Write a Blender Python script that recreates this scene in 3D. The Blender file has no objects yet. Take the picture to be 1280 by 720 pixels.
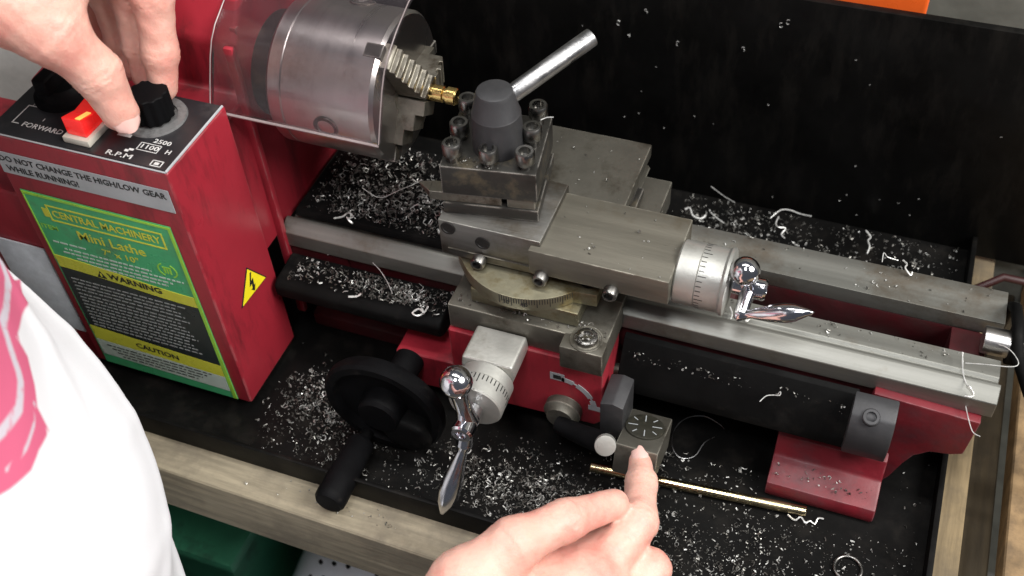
import bpy, bmesh, math, random
import numpy as np
from mathutils import Vector, Matrix

# ------------------------------------------------------------------ camera, world, lamps, exposure
sc = bpy.context.scene
col = sc.collection
ROT = np.array([[0.9352, 0.3505, -0.0501], [0.2271, -0.7024, -0.6746], [-0.2716, 0.6195, -0.7365]])
_u, _s, _v = np.linalg.svd(ROT); ROT = _u @ _v
FPX = 1390.0
CAM = np.array([320.3, -433.8, 467.0])                 # millimetres; the whole script thinks in mm
cd = bpy.data.cameras.new('camera'); cam = bpy.data.objects.new('camera', cd); col.objects.link(cam)
cd.sensor_width = 36.0; cd.lens = FPX / 1280 * 36.0; cd.clip_start = 0.01; cd.clip_end = 50
cam.matrix_world = Matrix(((ROT[0, 0], -ROT[1, 0], -ROT[2, 0], CAM[0] / 1000),
                           (ROT[0, 1], -ROT[1, 1], -ROT[2, 1], CAM[1] / 1000),
                           (ROT[0, 2], -ROT[1, 2], -ROT[2, 2], CAM[2] / 1000), (0, 0, 0, 1)))
sc.camera = cam
cd.dof.use_dof = True; cd.dof.focus_distance = 0.60; cd.dof.aperture_fstop = 9.0
w = bpy.data.worlds.new('World'); sc.world = w; w.use_nodes = True
w.node_tree.nodes['Background'].inputs[0].default_value = (0.80, 0.86, 1.0, 1)
w.node_tree.nodes['Background'].inputs[1].default_value = 0.09
def area(name, loc, target, size, power, color):
    l = bpy.data.lights.new(name, 'AREA'); l.shape = 'DISK'; l.size = size; l.energy = power; l.color = color
    o = bpy.data.objects.new(name, l); col.objects.link(o); o.location = loc
    o.rotation_euler = (Vector(target) - Vector(loc)).to_track_quat('-Z', 'Y').to_euler()
    return o
area('workshop_lamp', (2.15, -0.30, 1.95), (0.10, -0.12, 0.0), 1.5, 104, (1.0, 0.97, 0.93))
area('added_camera_fill', (0.30, -0.64, 1.18), (0.20, -0.05, 0.0), 0.26, 6, (0.97, 0.98, 1.0))  # fill added above the camera for a highlight on the front way, no window there
st_ = area('ceiling_strip', (0.10, 0.05, 1.75), (0.10, 0.05, 0.0), 1.3, 13, (1.0, 0.98, 0.94)); st_.data.shape = 'RECTANGLE'; st_.data.size_y = 0.14
vs = sc.view_settings; vs.view_transform = 'Standard'; vs.look = 'None'; vs.exposure = 0.14; vs.gamma = 1.0
random.seed(7); RNG = np.random.default_rng(7)

def D(px, py, depth):                                  # pixel of the photo + distance along the view axis -> mm
    q = np.array([(px - 640) / FPX * depth, (py - 360) / FPX * depth, depth])
    return CAM + ROT.T @ q

# ------------------------------------------------------------------ materials
def mat(name, base, rough=0.5, metal=0.0, var=0.25, scale=60, bump=0.15, bscale=400, stretch=None, dirt=None,
        dirt_amt=0.0, dirt_scale=25, coat=0.0, rvar=0.15, emis=None, estr=0.0, spec=0.5, aniso=0.0, wear=None, wear_amt=0.5, dstretch=None):
    m = bpy.data.materials.new(name); m.use_nodes = True; nt = m.node_tree; N = nt.nodes; L = nt.links
    b = N['Principled BSDF']
    b.inputs['Metallic'].default_value = metal; b.inputs['Roughness'].default_value = rough
    b.inputs['Coat Weight'].default_value = coat; b.inputs['Specular IOR Level'].default_value = spec
    b.inputs['Anisotropic'].default_value = aniso
    tc = N.new('ShaderNodeTexCoord'); mp = N.new('ShaderNodeMapping'); L.new(tc.outputs['Object'], mp.inputs[0])
    if stretch: mp.inputs['Scale'].default_value = stretch
    n1 = N.new('ShaderNodeTexNoise'); n1.inputs['Scale'].default_value = scale; n1.inputs['Detail'].default_value = 6
    n1.inputs['Roughness'].default_value = 0.65; L.new(mp.outputs[0], n1.inputs[0])
    cr = N.new('ShaderNodeMapRange'); cr.inputs[1].default_value = 0.3; cr.inputs[2].default_value = 0.7
    cr.inputs[3].default_value = 1 - var; cr.inputs[4].default_value = 1 + var; L.new(n1.outputs[0], cr.inputs[0])
    mx = N.new('ShaderNodeMix'); mx.data_type = 'RGBA'; mx.blend_type = 'MULTIPLY'; mx.inputs[0].default_value = 1
    mx.inputs[6].default_value = (*base, 1); L.new(cr.outputs[0], mx.inputs[7])
    out = mx.outputs[2]
    if dirt:
        n2 = N.new('ShaderNodeTexNoise'); n2.inputs['Scale'].default_value = dirt_scale; n2.inputs['Detail'].default_value = 8
        n2.inputs['Roughness'].default_value = 0.7; mp2 = N.new('ShaderNodeMapping'); L.new(tc.outputs['Object'], mp2.inputs[0]); mp2.inputs['Scale'].default_value = dstretch or (1, 1, 1); L.new(mp2.outputs[0], n2.inputs[0])
        r2 = N.new('ShaderNodeMapRange'); r2.inputs[1].default_value = 0.62 - 0.3 * dirt_amt; r2.inputs[2].default_value = 0.80 - 0.25 * dirt_amt
        L.new(n2.outputs[0], r2.inputs[0])
        m2 = N.new('ShaderNodeMix'); m2.data_type = 'RGBA'; L.new(r2.outputs[0], m2.inputs[0]); L.new(out, m2.inputs[6])
        m2.inputs[7].default_value = (*dirt, 1); out = m2.outputs[2]
    if wear:
        bv = N.new('ShaderNodeBevel'); bv.samples = 4; bv.inputs[0].default_value = 0.0013
        ge = N.new('ShaderNodeNewGeometry'); dt = N.new('ShaderNodeVectorMath'); dt.operation = 'DOT_PRODUCT'
        L.new(bv.outputs[0], dt.inputs[0]); L.new(ge.outputs['Normal'], dt.inputs[1])
        nw = N.new('ShaderNodeTexNoise'); nw.inputs['Scale'].default_value = 75; nw.inputs['Detail'].default_value = 6; L.new(tc.outputs['Object'], nw.inputs[0])
        e1 = N.new('ShaderNodeMapRange'); e1.inputs[1].default_value = 0.995; e1.inputs[2].default_value = 0.90; L.new(dt.outputs['Value'], e1.inputs[0])
        e2 = N.new('ShaderNodeMapRange'); e2.inputs[1].default_value = 0.66 - 0.3 * wear_amt; e2.inputs[2].default_value = 0.72 - 0.25 * wear_amt; L.new(nw.outputs[0], e2.inputs[0])
        e3 = N.new('ShaderNodeMath'); e3.operation = 'MULTIPLY'; L.new(e1.outputs[0], e3.inputs[0]); L.new(e2.outputs[0], e3.inputs[1])
        m3 = N.new('ShaderNodeMix'); m3.data_type = 'RGBA'; L.new(e3.outputs[0], m3.inputs[0]); L.new(out, m3.inputs[6]); m3.inputs[7].default_value = (*wear, 1); out = m3.outputs[2]
    L.new(out, b.inputs['Base Color'])
    rr = N.new('ShaderNodeMapRange'); rr.inputs[1].default_value = 0.3; rr.inputs[2].default_value = 0.7
    rr.inputs[3].default_value = max(0.02, rough - rvar); rr.inputs[4].default_value = min(1, rough + rvar)
    n3 = N.new('ShaderNodeTexNoise'); n3.inputs['Scale'].default_value = scale * 0.6; n3.inputs['Detail'].default_value = 5
    L.new(mp.outputs[0], n3.inputs[0]); L.new(n3.outputs[0], rr.inputs[0]); L.new(rr.outputs[0], b.inputs['Roughness'])
    if bump:
        nb = N.new('ShaderNodeTexNoise'); nb.inputs['Scale'].default_value = bscale; nb.inputs['Detail'].default_value = 4
        L.new(mp.outputs[0], nb.inputs[0])
        bp = N.new('ShaderNodeBump'); bp.inputs['Strength'].default_value = bump; bp.inputs['Distance'].default_value = 0.0006
        L.new(nb.outputs[0], bp.inputs['Height']); L.new(bp.outputs[0], b.inputs['Normal'])
    if emis:
        b.inputs['Emission Color'].default_value = (*emis, 1); b.inputs['Emission Strength'].default_value = estr
    return m
M = {}
OIL = (0.035, 0.028, 0.018)
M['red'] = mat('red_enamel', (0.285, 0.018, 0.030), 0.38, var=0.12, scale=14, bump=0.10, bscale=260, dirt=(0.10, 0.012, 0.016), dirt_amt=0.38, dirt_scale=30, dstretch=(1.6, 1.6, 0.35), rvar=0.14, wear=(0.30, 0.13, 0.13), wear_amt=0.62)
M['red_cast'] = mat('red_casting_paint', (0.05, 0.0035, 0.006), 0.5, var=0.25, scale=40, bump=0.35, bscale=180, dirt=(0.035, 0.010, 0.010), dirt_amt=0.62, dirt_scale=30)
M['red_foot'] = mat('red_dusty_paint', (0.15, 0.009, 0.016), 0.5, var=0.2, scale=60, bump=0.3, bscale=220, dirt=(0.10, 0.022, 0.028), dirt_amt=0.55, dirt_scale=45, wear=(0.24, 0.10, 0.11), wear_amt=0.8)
M['steel'] = mat('ground_steel', (0.27, 0.265, 0.25), 0.42, 1.0, var=0.22, scale=30, bump=0.12, bscale=500, stretch=(0.25, 3, 3), dirt=(0.13, 0.10, 0.065), dirt_amt=0.45, dirt_scale=18, aniso=0.3, wear=(0.5, 0.49, 0.45), wear_amt=0.7)
M['way'] = mat('bed_way_steel', (0.22, 0.22, 0.20), 0.46, 0.72, var=0.16, scale=30, bump=0.10, bscale=500, stretch=(0.06, 4, 4), dirt=(0.12, 0.09, 0.06), dirt_amt=0.38, dirt_scale=14, aniso=0.4)
M['oily'] = mat('oily_grey_iron', (0.135, 0.128, 0.108), 0.48, 0.7, var=0.22, scale=30, bump=0.25, bscale=320, dirt=OIL, dirt_amt=0.45, dirt_scale=30, wear=(0.42, 0.40, 0.34), wear_amt=0.75)
M['oily_top'] = mat('oily_slide_top', (0.155, 0.145, 0.118), 0.52, 0.6, var=0.14, scale=60, bump=0.16, bscale=500, stretch=(0.25, 3, 3), dirt=(0.10, 0.08, 0.05), dirt_amt=0.25, dirt_scale=20, wear=(0.42, 0.40, 0.34), wear_amt=0.75)
M['dark_iron'] = mat('blackened_iron', (0.040, 0.038, 0.034), 0.42, 0.5, var=0.35, scale=40, bump=0.25, bscale=300, dirt=(0.16, 0.13, 0.08), dirt_amt=0.18, dirt_scale=40, wear=(0.35, 0.33, 0.30), wear_amt=0.75)
M['yellow_oil'] = mat('oil_stained_scale', (0.25, 0.235, 0.165), 0.40, 0.8, var=0.25, scale=60, bump=0.2, bscale=300, dirt=(0.12, 0.09, 0.035), dirt_amt=0.45, dirt_scale=60)
M['chuck'] = mat('turned_chuck_steel', (0.52, 0.50, 0.485), 0.32, 1.0, var=0.06, scale=60, bump=0.05, bscale=900, stretch=(3, 0.1, 0.1), rvar=0.06, dirt=(0.30, 0.27, 0.24), dirt_amt=0.1, dirt_scale=15)
M['jaw'] = mat('jaw_steel', (0.24, 0.225, 0.19), 0.42, 0.9, var=0.25, scale=90, bump=0.2, bscale=400, dirt=(0.08, 0.06, 0.04), dirt_amt=0.35, dirt_scale=80)
M['chrome'] = mat('chrome', (0.70, 0.70, 0.74), 0.13, 1.0, var=0.08, scale=90, bump=0.06, bscale=500, rvar=0.07, dirt=(0.40, 0.39, 0.38), dirt_amt=0.15, dirt_scale=60)
M['alu'] = mat('cast_aluminium', (0.46, 0.46, 0.43), 0.45, 0.7, var=0.10, scale=70, bump=0.15, bscale=600, rvar=0.1, dirt=(0.30, 0.29, 0.25), dirt_amt=0.2, dirt_scale=40)
M['bolt'] = mat('socket_bolt_steel', (0.22, 0.215, 0.205), 0.33, 1.0, var=0.2, scale=120, bump=0.03, bscale=300)
M['socket'] = mat('socket_recess', (0.012, 0.011, 0.010), 0.6, 0.2, var=0.3, bump=0)
M['knob_dark'] = mat('grey_phosphate', (0.05, 0.05, 0.053), 0.5, 0.4, var=0.18, scale=60, bump=0.15, bscale=500)
M['lever'] = mat('dull_steel_rod', (0.34, 0.34, 0.345), 0.36, 1.0, var=0.22, scale=120, bump=0.2, bscale=600)
M['black_plastic'] = mat('black_plastic', (0.0035, 0.0035, 0.004), 0.6, 0, spec=0.07, var=0.3, scale=80, bump=0.1, bscale=500, dirt=(0.02, 0.018, 0.016), dirt_amt=0.1, dirt_scale=50)
M['black_matt'] = mat('black_rubber', (0.003, 0.003, 0.003), 0.7, 0, spec=0.10, var=0.4, scale=60, bump=0.2, bscale=300, dirt=(0.012, 0.011, 0.010), dirt_amt=0.25, dirt_scale=40)
M['tray'] = mat('black_tray_paint', (0.0035, 0.0034, 0.0033), 0.45, 0, var=0.4, scale=30, bump=0.15, bscale=220, dirt=(0.010, 0.009, 0.008), dirt_amt=0.40, dirt_scale=50, dstretch=(1, 1, 0.3), spec=0.11)
M['panel'] = mat('control_panel_print', (0.014, 0.014, 0.016), 0.38, 0, var=0.2, scale=60, bump=0.05, dirt=(0.05, 0.045, 0.045), dirt_amt=0.18, dirt_scale=40)
M['white_ink'] = mat('white_ink', (0.55, 0.55, 0.54), 0.5, 0, var=0.25, scale=300, bump=0)
M['fine_ink'] = mat('grey_fine_print', (0.26, 0.27, 0.27), 0.5, 0, var=0.2, scale=300, bump=0)
M['black_ink'] = mat('black_ink', (0.012, 0.012, 0.012), 0.5, 0, var=0.2, scale=300, bump=0)
M['label_grey'] = mat('silver_label', (0.42, 0.44, 0.46), 0.42, 0.2, var=0.10, scale=50, bump=0.05)
M['s_green'] = mat('sticker_green', (0.065, 0.40, 0.17), 0.36, 0, var=0.15, scale=40, bump=0.08, dirt=(0.10, 0.22, 0.11), dirt_amt=0.3, dirt_scale=35)
M['s_yellow'] = mat('sticker_yellow', (0.62, 0.62, 0.06), 0.30, 0, var=0.10, scale=40, bump=0.05)
M['s_lime'] = mat('sticker_lime_edge', (0.30, 0.60, 0.06), 0.30, 0, var=0.15, scale=60, bump=0.05)
M['s_black'] = mat('sticker_black', (0.020, 0.026, 0.026), 0.30, 0, var=0.2, scale=40, bump=0.05)
M['s_white'] = mat('sticker_white', (0.50, 0.58, 0.52), 0.30, 0, var=0.08, scale=40, bump=0.05)
M['warn_yellow'] = mat('warning_yellow', (0.85, 0.72, 0.02), 0.35, 0, var=0.05, bump=0)
M['switch_red'] = mat('lit_red_switch', (0.75, 0.02, 0.02), 0.25, 0, var=0.05, bump=0, emis=(1, 0.02, 0.015), estr=0.32)
M['switch_glow'] = mat('switch_lamp_window', (0.9, 0.5, 0.1), 0.3, 0, var=0.05, bump=0, emis=(1, 0.55, 0.12), estr=0.7)
M['ivory'] = mat('ivory_plastic', (0.55, 0.53, 0.46), 0.4, 0, var=0.1, bump=0.05)
M['brass'] = mat('brass', (0.72, 0.52, 0.20), 0.24, 1.0, var=0.12, scale=80, bump=0.1, bscale=700)
M['brass_rod'] = mat('pale_brass_rod', (0.66, 0.55, 0.33), 0.22, 1.0, var=0.12, scale=60, bump=0.08, bscale=500)
M['chip'] = mat('swarf', (0.50, 0.50, 0.48), 0.42, 0.5, var=0.35, scale=200, bump=0)
M['shaving'] = mat('bright_shaving', (0.82, 0.82, 0.80), 0.3, 0.5, var=0.1, scale=200, bump=0)
M['chip_dark'] = mat('dull_swarf', (0.20, 0.195, 0.18), 0.4, 0.8, var=0.4, scale=200, bump=0)
M['wood'] = mat('weathered_pine', (0.255, 0.22, 0.155), 0.75, 0, var=0.38, scale=30, bump=0.5, bscale=60, stretch=(0.5, 6, 6), dirt=(0.13, 0.11, 0.08), dirt_amt=0.5, dirt_scale=12)
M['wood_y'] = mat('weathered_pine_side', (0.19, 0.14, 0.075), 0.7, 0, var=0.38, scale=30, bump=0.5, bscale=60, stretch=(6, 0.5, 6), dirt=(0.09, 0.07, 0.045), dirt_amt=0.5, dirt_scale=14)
M['dark_wood'] = mat('dark_brown_beam', (0.075, 0.055, 0.03), 0.7, 0, var=0.35, scale=30, bump=0.5, bscale=60, stretch=(6, 0.5, 6), dirt=(0.03, 0.024, 0.016), dirt_amt=0.5, dirt_scale=14)  # same grain as the side plank, darker brown
M['dial_olive'] = mat('dark_olive_dial', (0.030, 0.029, 0.022), 0.45, 0.3, var=0.3, scale=90, bump=0.2, dirt=(0.08, 0.075, 0.055), dirt_amt=0.3, dirt_scale=70)
M['osb'] = mat('chipboard', (0.26, 0.17, 0.085), 0.75, 0, var=0.45, scale=55, bump=0.5, bscale=90, dirt=(0.12, 0.08, 0.045), dirt_amt=0.5, dirt_scale=40)
M['concrete'] = mat('grey_concrete', (0.17, 0.17, 0.145), 0.85, 0, var=0.3, scale=14, bump=0.6, bscale=80, dirt=(0.10, 0.10, 0.085), dirt_amt=0.5, dirt_scale=9)
M['floor'] = mat('dark_floor', (0.07, 0.068, 0.064), 0.8, 0, var=0.3, scale=8, bump=0.4, bscale=60)
M['orange'] = mat('orange_plastic', (0.85, 0.13, 0.02), 0.35, 0, var=0.06, bump=0.05)
M['green_bin'] = mat('green_plastic', (0.06, 0.30, 0.17), 0.45, 0, var=0.2, scale=14, bump=0.1, dirt=(0.03, 0.05, 0.04), dirt_amt=0.3)
M['foil'] = mat('silver_film', (0.80, 0.81, 0.86), 0.4, 0.0, var=0.08, scale=30, bump=0.5, bscale=22, rvar=0.1)
M['cloth'] = mat('grey_white_rag', (0.42, 0.41, 0.39), 0.9, 0, var=0.15, scale=40, bump=0.4, bscale=200)
M['plate'] = mat('pale_grey_plate', (0.62, 0.66, 0.72), 0.5, 0.1, var=0.18, scale=90, bump=0.2, bscale=500)
M['nail'] = mat('fingernail', (0.74, 0.47, 0.42), 0.3, 0, var=0.05, bump=0.02)
M['jeans'] = mat('dark_trousers', (0.03, 0.035, 0.05), 0.9, 0, var=0.2, bump=0.3)
M['red_lead'] = mat('dark_red_cable', (0.03, 0.006, 0.006), 0.45, 0, var=0.1, bump=0)

def skin_mat():
    m = mat('skin', (0.72, 0.42, 0.34), 0.48, 0, var=0.10, scale=38, bump=0.32, bscale=420, rvar=0.06,
            dirt=(0.66, 0.27, 0.22), dirt_amt=0.6, dirt_scale=26)
    b = m.node_tree.nodes['Principled BSDF']
    N = m.node_tree.nodes; L = m.node_tree.links; tc = N.new('ShaderNodeTexCoord')
    vo = N.new('ShaderNodeTexVoronoi'); vo.feature = 'DISTANCE_TO_EDGE'; vo.inputs['Scale'].default_value = 900; L.new(tc.outputs['Object'], vo.inputs[0])
    no = N.new('ShaderNodeTexNoise'); no.inputs['Scale'].default_value = 110; no.inputs['Detail'].default_value = 8; no.inputs['Roughness'].default_value = 0.7; L.new(tc.outputs['Object'], no.inputs[0])
    ol = b.inputs['Normal'].links[0].from_node
    b2 = N.new('ShaderNodeBump'); b2.inputs['Strength'].default_value = 0.22; b2.inputs['Distance'].default_value = 0.0005; L.new(vo.outputs[0], b2.inputs['Height']); L.new(ol.outputs[0], b2.inputs['Normal'])
    b3 = N.new('ShaderNodeBump'); b3.inputs['Strength'].default_value = 0.45; b3.inputs['Distance'].default_value = 0.0014; L.new(no.outputs[0], b3.inputs['Height']); L.new(b2.outputs[0], b3.inputs['Normal']); L.new(b3.outputs[0], b.inputs['Normal'])
    b.inputs['Subsurface Weight'].default_value = 0.25; b.inputs['Subsurface Scale'].default_value = 0.004
    b.inputs['Subsurface Radius'].default_value = (1.0, 0.35, 0.2)
    return m
M['skin'] = skin_mat()
def clear_mat():
    m = bpy.data.materials.new('clear_polycarbonate'); m.use_nodes = True; nt = m.node_tree; N = nt.nodes; L = nt.links
    for n in list(N): N.remove(n)
    o = N.new('ShaderNodeOutputMaterial'); tr = N.new('ShaderNodeBsdfTransparent'); tr.inputs[0].default_value = (0.90, 0.88, 0.89, 1)
    gl = N.new('ShaderNodeBsdfGlossy'); gl.inputs['Roughness'].default_value = 0.12
    df = N.new('ShaderNodeBsdfDiffuse'); df.inputs[0].default_value = (0.62, 0.52, 0.55, 1)
    tc = N.new('ShaderNodeTexCoord'); no = N.new('ShaderNodeTexNoise'); no.inputs['Scale'].default_value = 30; no.inputs['Detail'].default_value = 7
    L.new(tc.outputs['Object'], no.inputs[0])
    mr = N.new('ShaderNodeMapRange'); mr.inputs[1].default_value = 0.3; mr.inputs[2].default_value = 0.75
    mr.inputs[3].default_value = 0.006; mr.inputs[4].default_value = 0.028; L.new(no.outputs[0], mr.inputs[0])
    fr = N.new('ShaderNodeFresnel'); fr.inputs[0].default_value = 1.35
    m1 = N.new('ShaderNodeMixShader'); L.new(mr.outputs[0], m1.inputs[0]); L.new(tr.outputs[0], m1.inputs[1]); L.new(df.outputs[0], m1.inputs[2])
    m2 = N.new('ShaderNodeMixShader'); L.new(fr.outputs[0], m2.inputs[0]); L.new(m1.outputs[0], m2.inputs[1]); L.new(gl.outputs[0], m2.inputs[2])
    L.new(m2.outputs[0], o.inputs[0]); return m
M['clear'] = clear_mat()
M['clear_edge'] = mat('polished_sheet_edge', (0.24, 0.20, 0.20), 0.3, 0, var=0.2, scale=60, bump=0)

# ------------------------------------------------------------------ mesh helpers
def Vv(p): return Vector((float(p[0]), float(p[1]), float(p[2])))
class MB:
    def __init__(s): s.v = []; s.f = []; s.T = Matrix.Identity(4)
    def add(s, vs_, fs):
        n = len(s.v); s.v += [tuple(s.T @ Vv(p)) for p in vs_]; s.f += [tuple(i + n for i in f) for f in fs]; return s
    def box(s, x0, x1, y0, y1, z0, z1):
        return s.add([(x0, y0, z0), (x1, y0, z0), (x1, y1, z0), (x0, y1, z0), (x0, y0, z1), (x1, y0, z1), (x1, y1, z1), (x0, y1, z1)],
                     [(3, 2, 1, 0), (4, 5, 6, 7), (0, 1, 5, 4), (1, 2, 6, 5), (2, 3, 7, 6), (3, 0, 4, 7)])
    def prism(s, prof, axis, a, b):                    # prof: 2-D polygon in the other two axes, in order (y,z) (x,z) or (x,y)
        n = len(prof)
        def mk(p, t):
            if axis == 'x': return (t, p[0], p[1])
            if axis == 'y': return (p[0], t, p[1])
            return (p[0], p[1], t)
        vs_ = [mk(p, a) for p in prof] + [mk(p, b) for p in prof]
        fs = [tuple(range(n))[::-1], tuple(range(n, 2 * n))] + [(i, (i + 1) % n, n + (i + 1) % n, n + i) for i in range(n)]
        return s.add(vs_, fs)
    def rev(s, p0, p1, prof, n=32):                    # prof: list of (t along the axis in mm, radius); solid of revolution
        p0 = Vv(p0); d = (Vv(p1) - p0).normalized()
        u = d.orthogonal().normalized(); v = d.cross(u); vs_ = []; fs = []
        for (t, r) in prof:
            for k in range(n):
                a = 2 * math.pi * k / n; vs_.append(p0 + d * t + (u * math.cos(a) + v * math.sin(a)) * max(r, 1e-3))
        for i in range(len(prof) - 1):
            for k in range(n):
                k2 = (k + 1) % n; fs.append((i * n + k, i * n + k2, (i + 1) * n + k2, (i + 1) * n + k))
        fs.append(tuple(range(n))[::-1]); m = (len(prof) - 1) * n; fs.append(tuple(range(m, m + n)))
        return s.add(vs_, fs)
    def cyl(s, p0, p1, r, r1=None, n=32):
        L_ = (Vv(p1) - Vv(p0)).length
        return s.rev(p0, p1, [(0, r), (L_, r if r1 is None else r1)], n)
    def ball(s, c, r, n=24):
        m = n // 2; c = Vv(c)
        return s.rev(c - Vector((0, 0, r)), c + Vector((0, 0, r)), [(r - r * math.cos(math.pi * (i + .02) / (m + .04)), r * math.sin(math.pi * (i + .02) / (m + .04))) for i in range(m + 1)], n)
    def tube(s, pts, r, n=6, closed=False):
        pts = [Vv(p) for p in pts]; vs_ = []; fs = []; N_ = len(pts); u = None
        for i, p in enumerate(pts):
            d = (pts[min(i + 1, N_ - 1)] - pts[max(i - 1, 0)])
            d = d.normalized() if d.length > 1e-9 else Vector((1, 0, 0))
            u = d.orthogonal().normalized() if u is None else (u - d * u.dot(d))
            u = u.normalized() if u.length > 1e-6 else d.orthogonal().normalized()
            v = d.cross(u); rr = r[i] if isinstance(r, (list, tuple)) else r
            for k in range(n):
                a = 2 * math.pi * k / n; vs_.append(p + (u * math.cos(a) + v * math.sin(a)) * rr)
        for i in range(N_ - 1):
            for k in range(n):
                k2 = (k + 1) % n; fs.append((i * n + k, i * n + k2, (i + 1) * n + k2, (i + 1) * n + k))
        fs.append(tuple(range(n))[::-1]); m = (N_ - 1) * n; fs.append(tuple(range(m, m + n)))
        return s.add(vs_, fs)
    def build(s, name, material, parent=None, bevel=0.0, seg=2, smooth=35, origin=None):
        return obj(name, s.v, s.f, material, parent, bevel, seg, smooth, origin)
OFF = {}
def world_off(o):
    t = Vector((0, 0, 0))
    while o is not None: t = t + o.location; o = o.parent
    return t * 1000
def obj(name, v, f, material, parent=None, bevel=0.0, seg=2, smooth=35, origin=None):
    me = bpy.data.meshes.new(name); o = bpy.data.objects.new(name, me); col.objects.link(o)
    o.parent = parent
    if origin is None:
        if parent is None:
            a = np.array(v); lo = a.min(0); hi = a.max(0); origin = ((lo[0] + hi[0]) / 2, (lo[1] + hi[1]) / 2, lo[2])
        else: origin = world_off(parent)
    off = Vv(origin); o.location = (off - (world_off(parent) if parent else Vector((0, 0, 0)))) * 0.001
    me.from_pydata([((p[0] - off.x) * .001, (p[1] - off.y) * .001, (p[2] - off.z) * .001) for p in v], [], f)
    if bevel or smooth:
        bm = bmesh.new(); bm.from_mesh(me)
        bmesh.ops.recalc_face_normals(bm, faces=bm.faces)
        if bevel:
            es = [e for e in bm.edges if len(e.link_faces) == 2 and e.calc_face_angle(0) > math.radians(28)]
            bmesh.ops.bevel(bm, geom=es, offset=bevel * .001, segments=seg, affect='EDGES', profile=0.6, clamp_overlap=True)
        bm.to_mesh(me); bm.free()
    if smooth:
        for p in me.polygons: p.use_smooth = True
        me.set_sharp_from_angle(angle=math.radians(smooth))
    me.materials.append(M[material] if isinstance(material, str) else material)
    return o
def tag(o, label, cat, group=None, kind=None):
    if label: o['label'] = label
    if cat: o['category'] = cat
    if group: o['group'] = group
    if kind: o['kind'] = kind
    return o
def empty(name, loc, label, cat, group=None):
    o = bpy.data.objects.new(name, None); col.objects.link(o); o.location = (loc[0] / 1000, loc[1] / 1000, loc[2] / 1000)
    o.empty_display_size = 0.02
    return tag(o, label, cat, group)
def text(name, s, size, T, material, parent, bold=0.0, width=None, align='CENTER', shear=0.0):
    c = bpy.data.curves.new(name, 'FONT'); c.body = s; c.size = size; c.align_x = align; c.align_y = 'CENTER'; c.offset = bold
    c.shear = shear; c.extrude = 0.05; c.resolution_u = 2
    t = bpy.data.objects.new(name + '_curve', c); col.objects.link(t); bpy.context.view_layer.update()
    me = bpy.data.meshes.new_from_object(t); bpy.data.objects.remove(t); bpy.data.curves.remove(c)
    v = [Vector(p.co) for p in me.vertices]
    if width and v:
        xs = [p.x for p in v]; k = width / (max(xs) - min(xs))
        for p in v: p.x *= k
    f = [tuple(p.vertices) for p in me.polygons]; bpy.data.meshes.remove(me)
    return obj(name, [tuple(T @ p) for p in v], f, material, parent, smooth=0)
def frameT(o, ux, uy):                                 # matrix that maps text x,y to two world directions at o
    ux = Vv(ux); uy = Vv(uy); n = ux.cross(uy)
    return Matrix(((ux.x, uy.x, n.x, o[0]), (ux.y, uy.y, n.y, o[1]), (ux.z, uy.z, n.z, o[2]), (0, 0, 0, 1)))

FLOOR = -85.0                                          # chip tray floor; z = 0 is the top of the bed ways
# ------------------------------------------------------------------ the setting
st = MB().box(-900, 1500, -1200, 900, -900, -880).build('floor', 'floor', smooth=0); st['kind'] = 'structure'
st = MB().box(-900, 1500, 420, 470, -880, 700).build('wall_back', 'concrete', smooth=0); st['kind'] = 'structure'

bench = empty('workbench', (100, 0, -880), 'rough pine plank bench carrying the black chip tray', 'bench')
def plank(x0, x1, y0, y1, z0, z1, m, name='plank', rz=0.0):
    b = MB(); b.T = Matrix.Translation((x0, y1, 0)) @ Matrix.Rotation(math.radians(rz), 4, 'Z') @ Matrix.Translation((-x0, -y1, 0))
    return b.box(x0, x1, y0, y1, z0, z1).build(name, m, bench, bevel=2.5, seg=3)
plank(-420, 399.5, -166, -74, -134, -89, 'wood', rz=-0.6)
plank(-420, 399.5, -72, 18, -134, -89, 'wood')
plank(-420, 399.5, 20, 110, -134, -89, 'wood')
plank(-420, 399.5, 112, 165, -134, -89, 'wood')
plank(401, 418, -330, 260, -140, -92, 'wood_y')
plank(419.5, 440, -330, 260, -190, -128, 'dark_wood')
plank(441, 640, -330, 260, -118, -97, 'osb', 'side_board')
for (x, y) in ((-380, -60), (-380, 100), (370, -20), (370, 100), (600, -200), (600, 200)):
    MB().box(x - 40, x + 40, y - 40, y + 40, -880, -192 if x < 400 and x > 0 and False else -135 if x < 399 else -119).build('leg', 'wood', bench, bevel=2)
MB().box(-370, 360, -166, 140, -418, -400).build('shelf', 'wood', bench, bevel=2)
SH = -400.0

# ------------------------------------------------------------------ chip tray
tray = empty('chip_tray', (100, 0, FLOOR - 4), 'black steel chip tray with tall back splash under the lathe', 'tray')
MB().box(-190, 402, -146, 158, FLOOR - 4, FLOOR).build('tray_floor', 'tray', tray, smooth=0)
MB().box(-190, 402, -149, -146.2, FLOOR - 4, FLOOR + 14).build('front_lip', 'tray', tray, bevel=0.8)
MB().box(398.6, 401.8, -146, 157.6, FLOOR + 0.2, FLOOR + 14).build('side_lip', 'tray', tray, bevel=0.8)
MB().box(-190.5, -187, -146, 157.6, FLOOR + 0.2, FLOOR + 14).build('side_lip', 'tray', tray, bevel=0.8)
MB().prism([(158.2, FLOOR - 4), (158.2, 86), (164, 86), (164, 83), (161, 83), (161, FLOOR - 4)], 'x', -190, 452).build('back_splash', 'tray', tray, bevel=0.7)

# ------------------------------------------------------------------ the lathe
lathe = empty('metal_lathe', (120, 0, FLOOR), 'small red metal lathe with steel bed, chuck and tool post', 'lathe')
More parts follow.
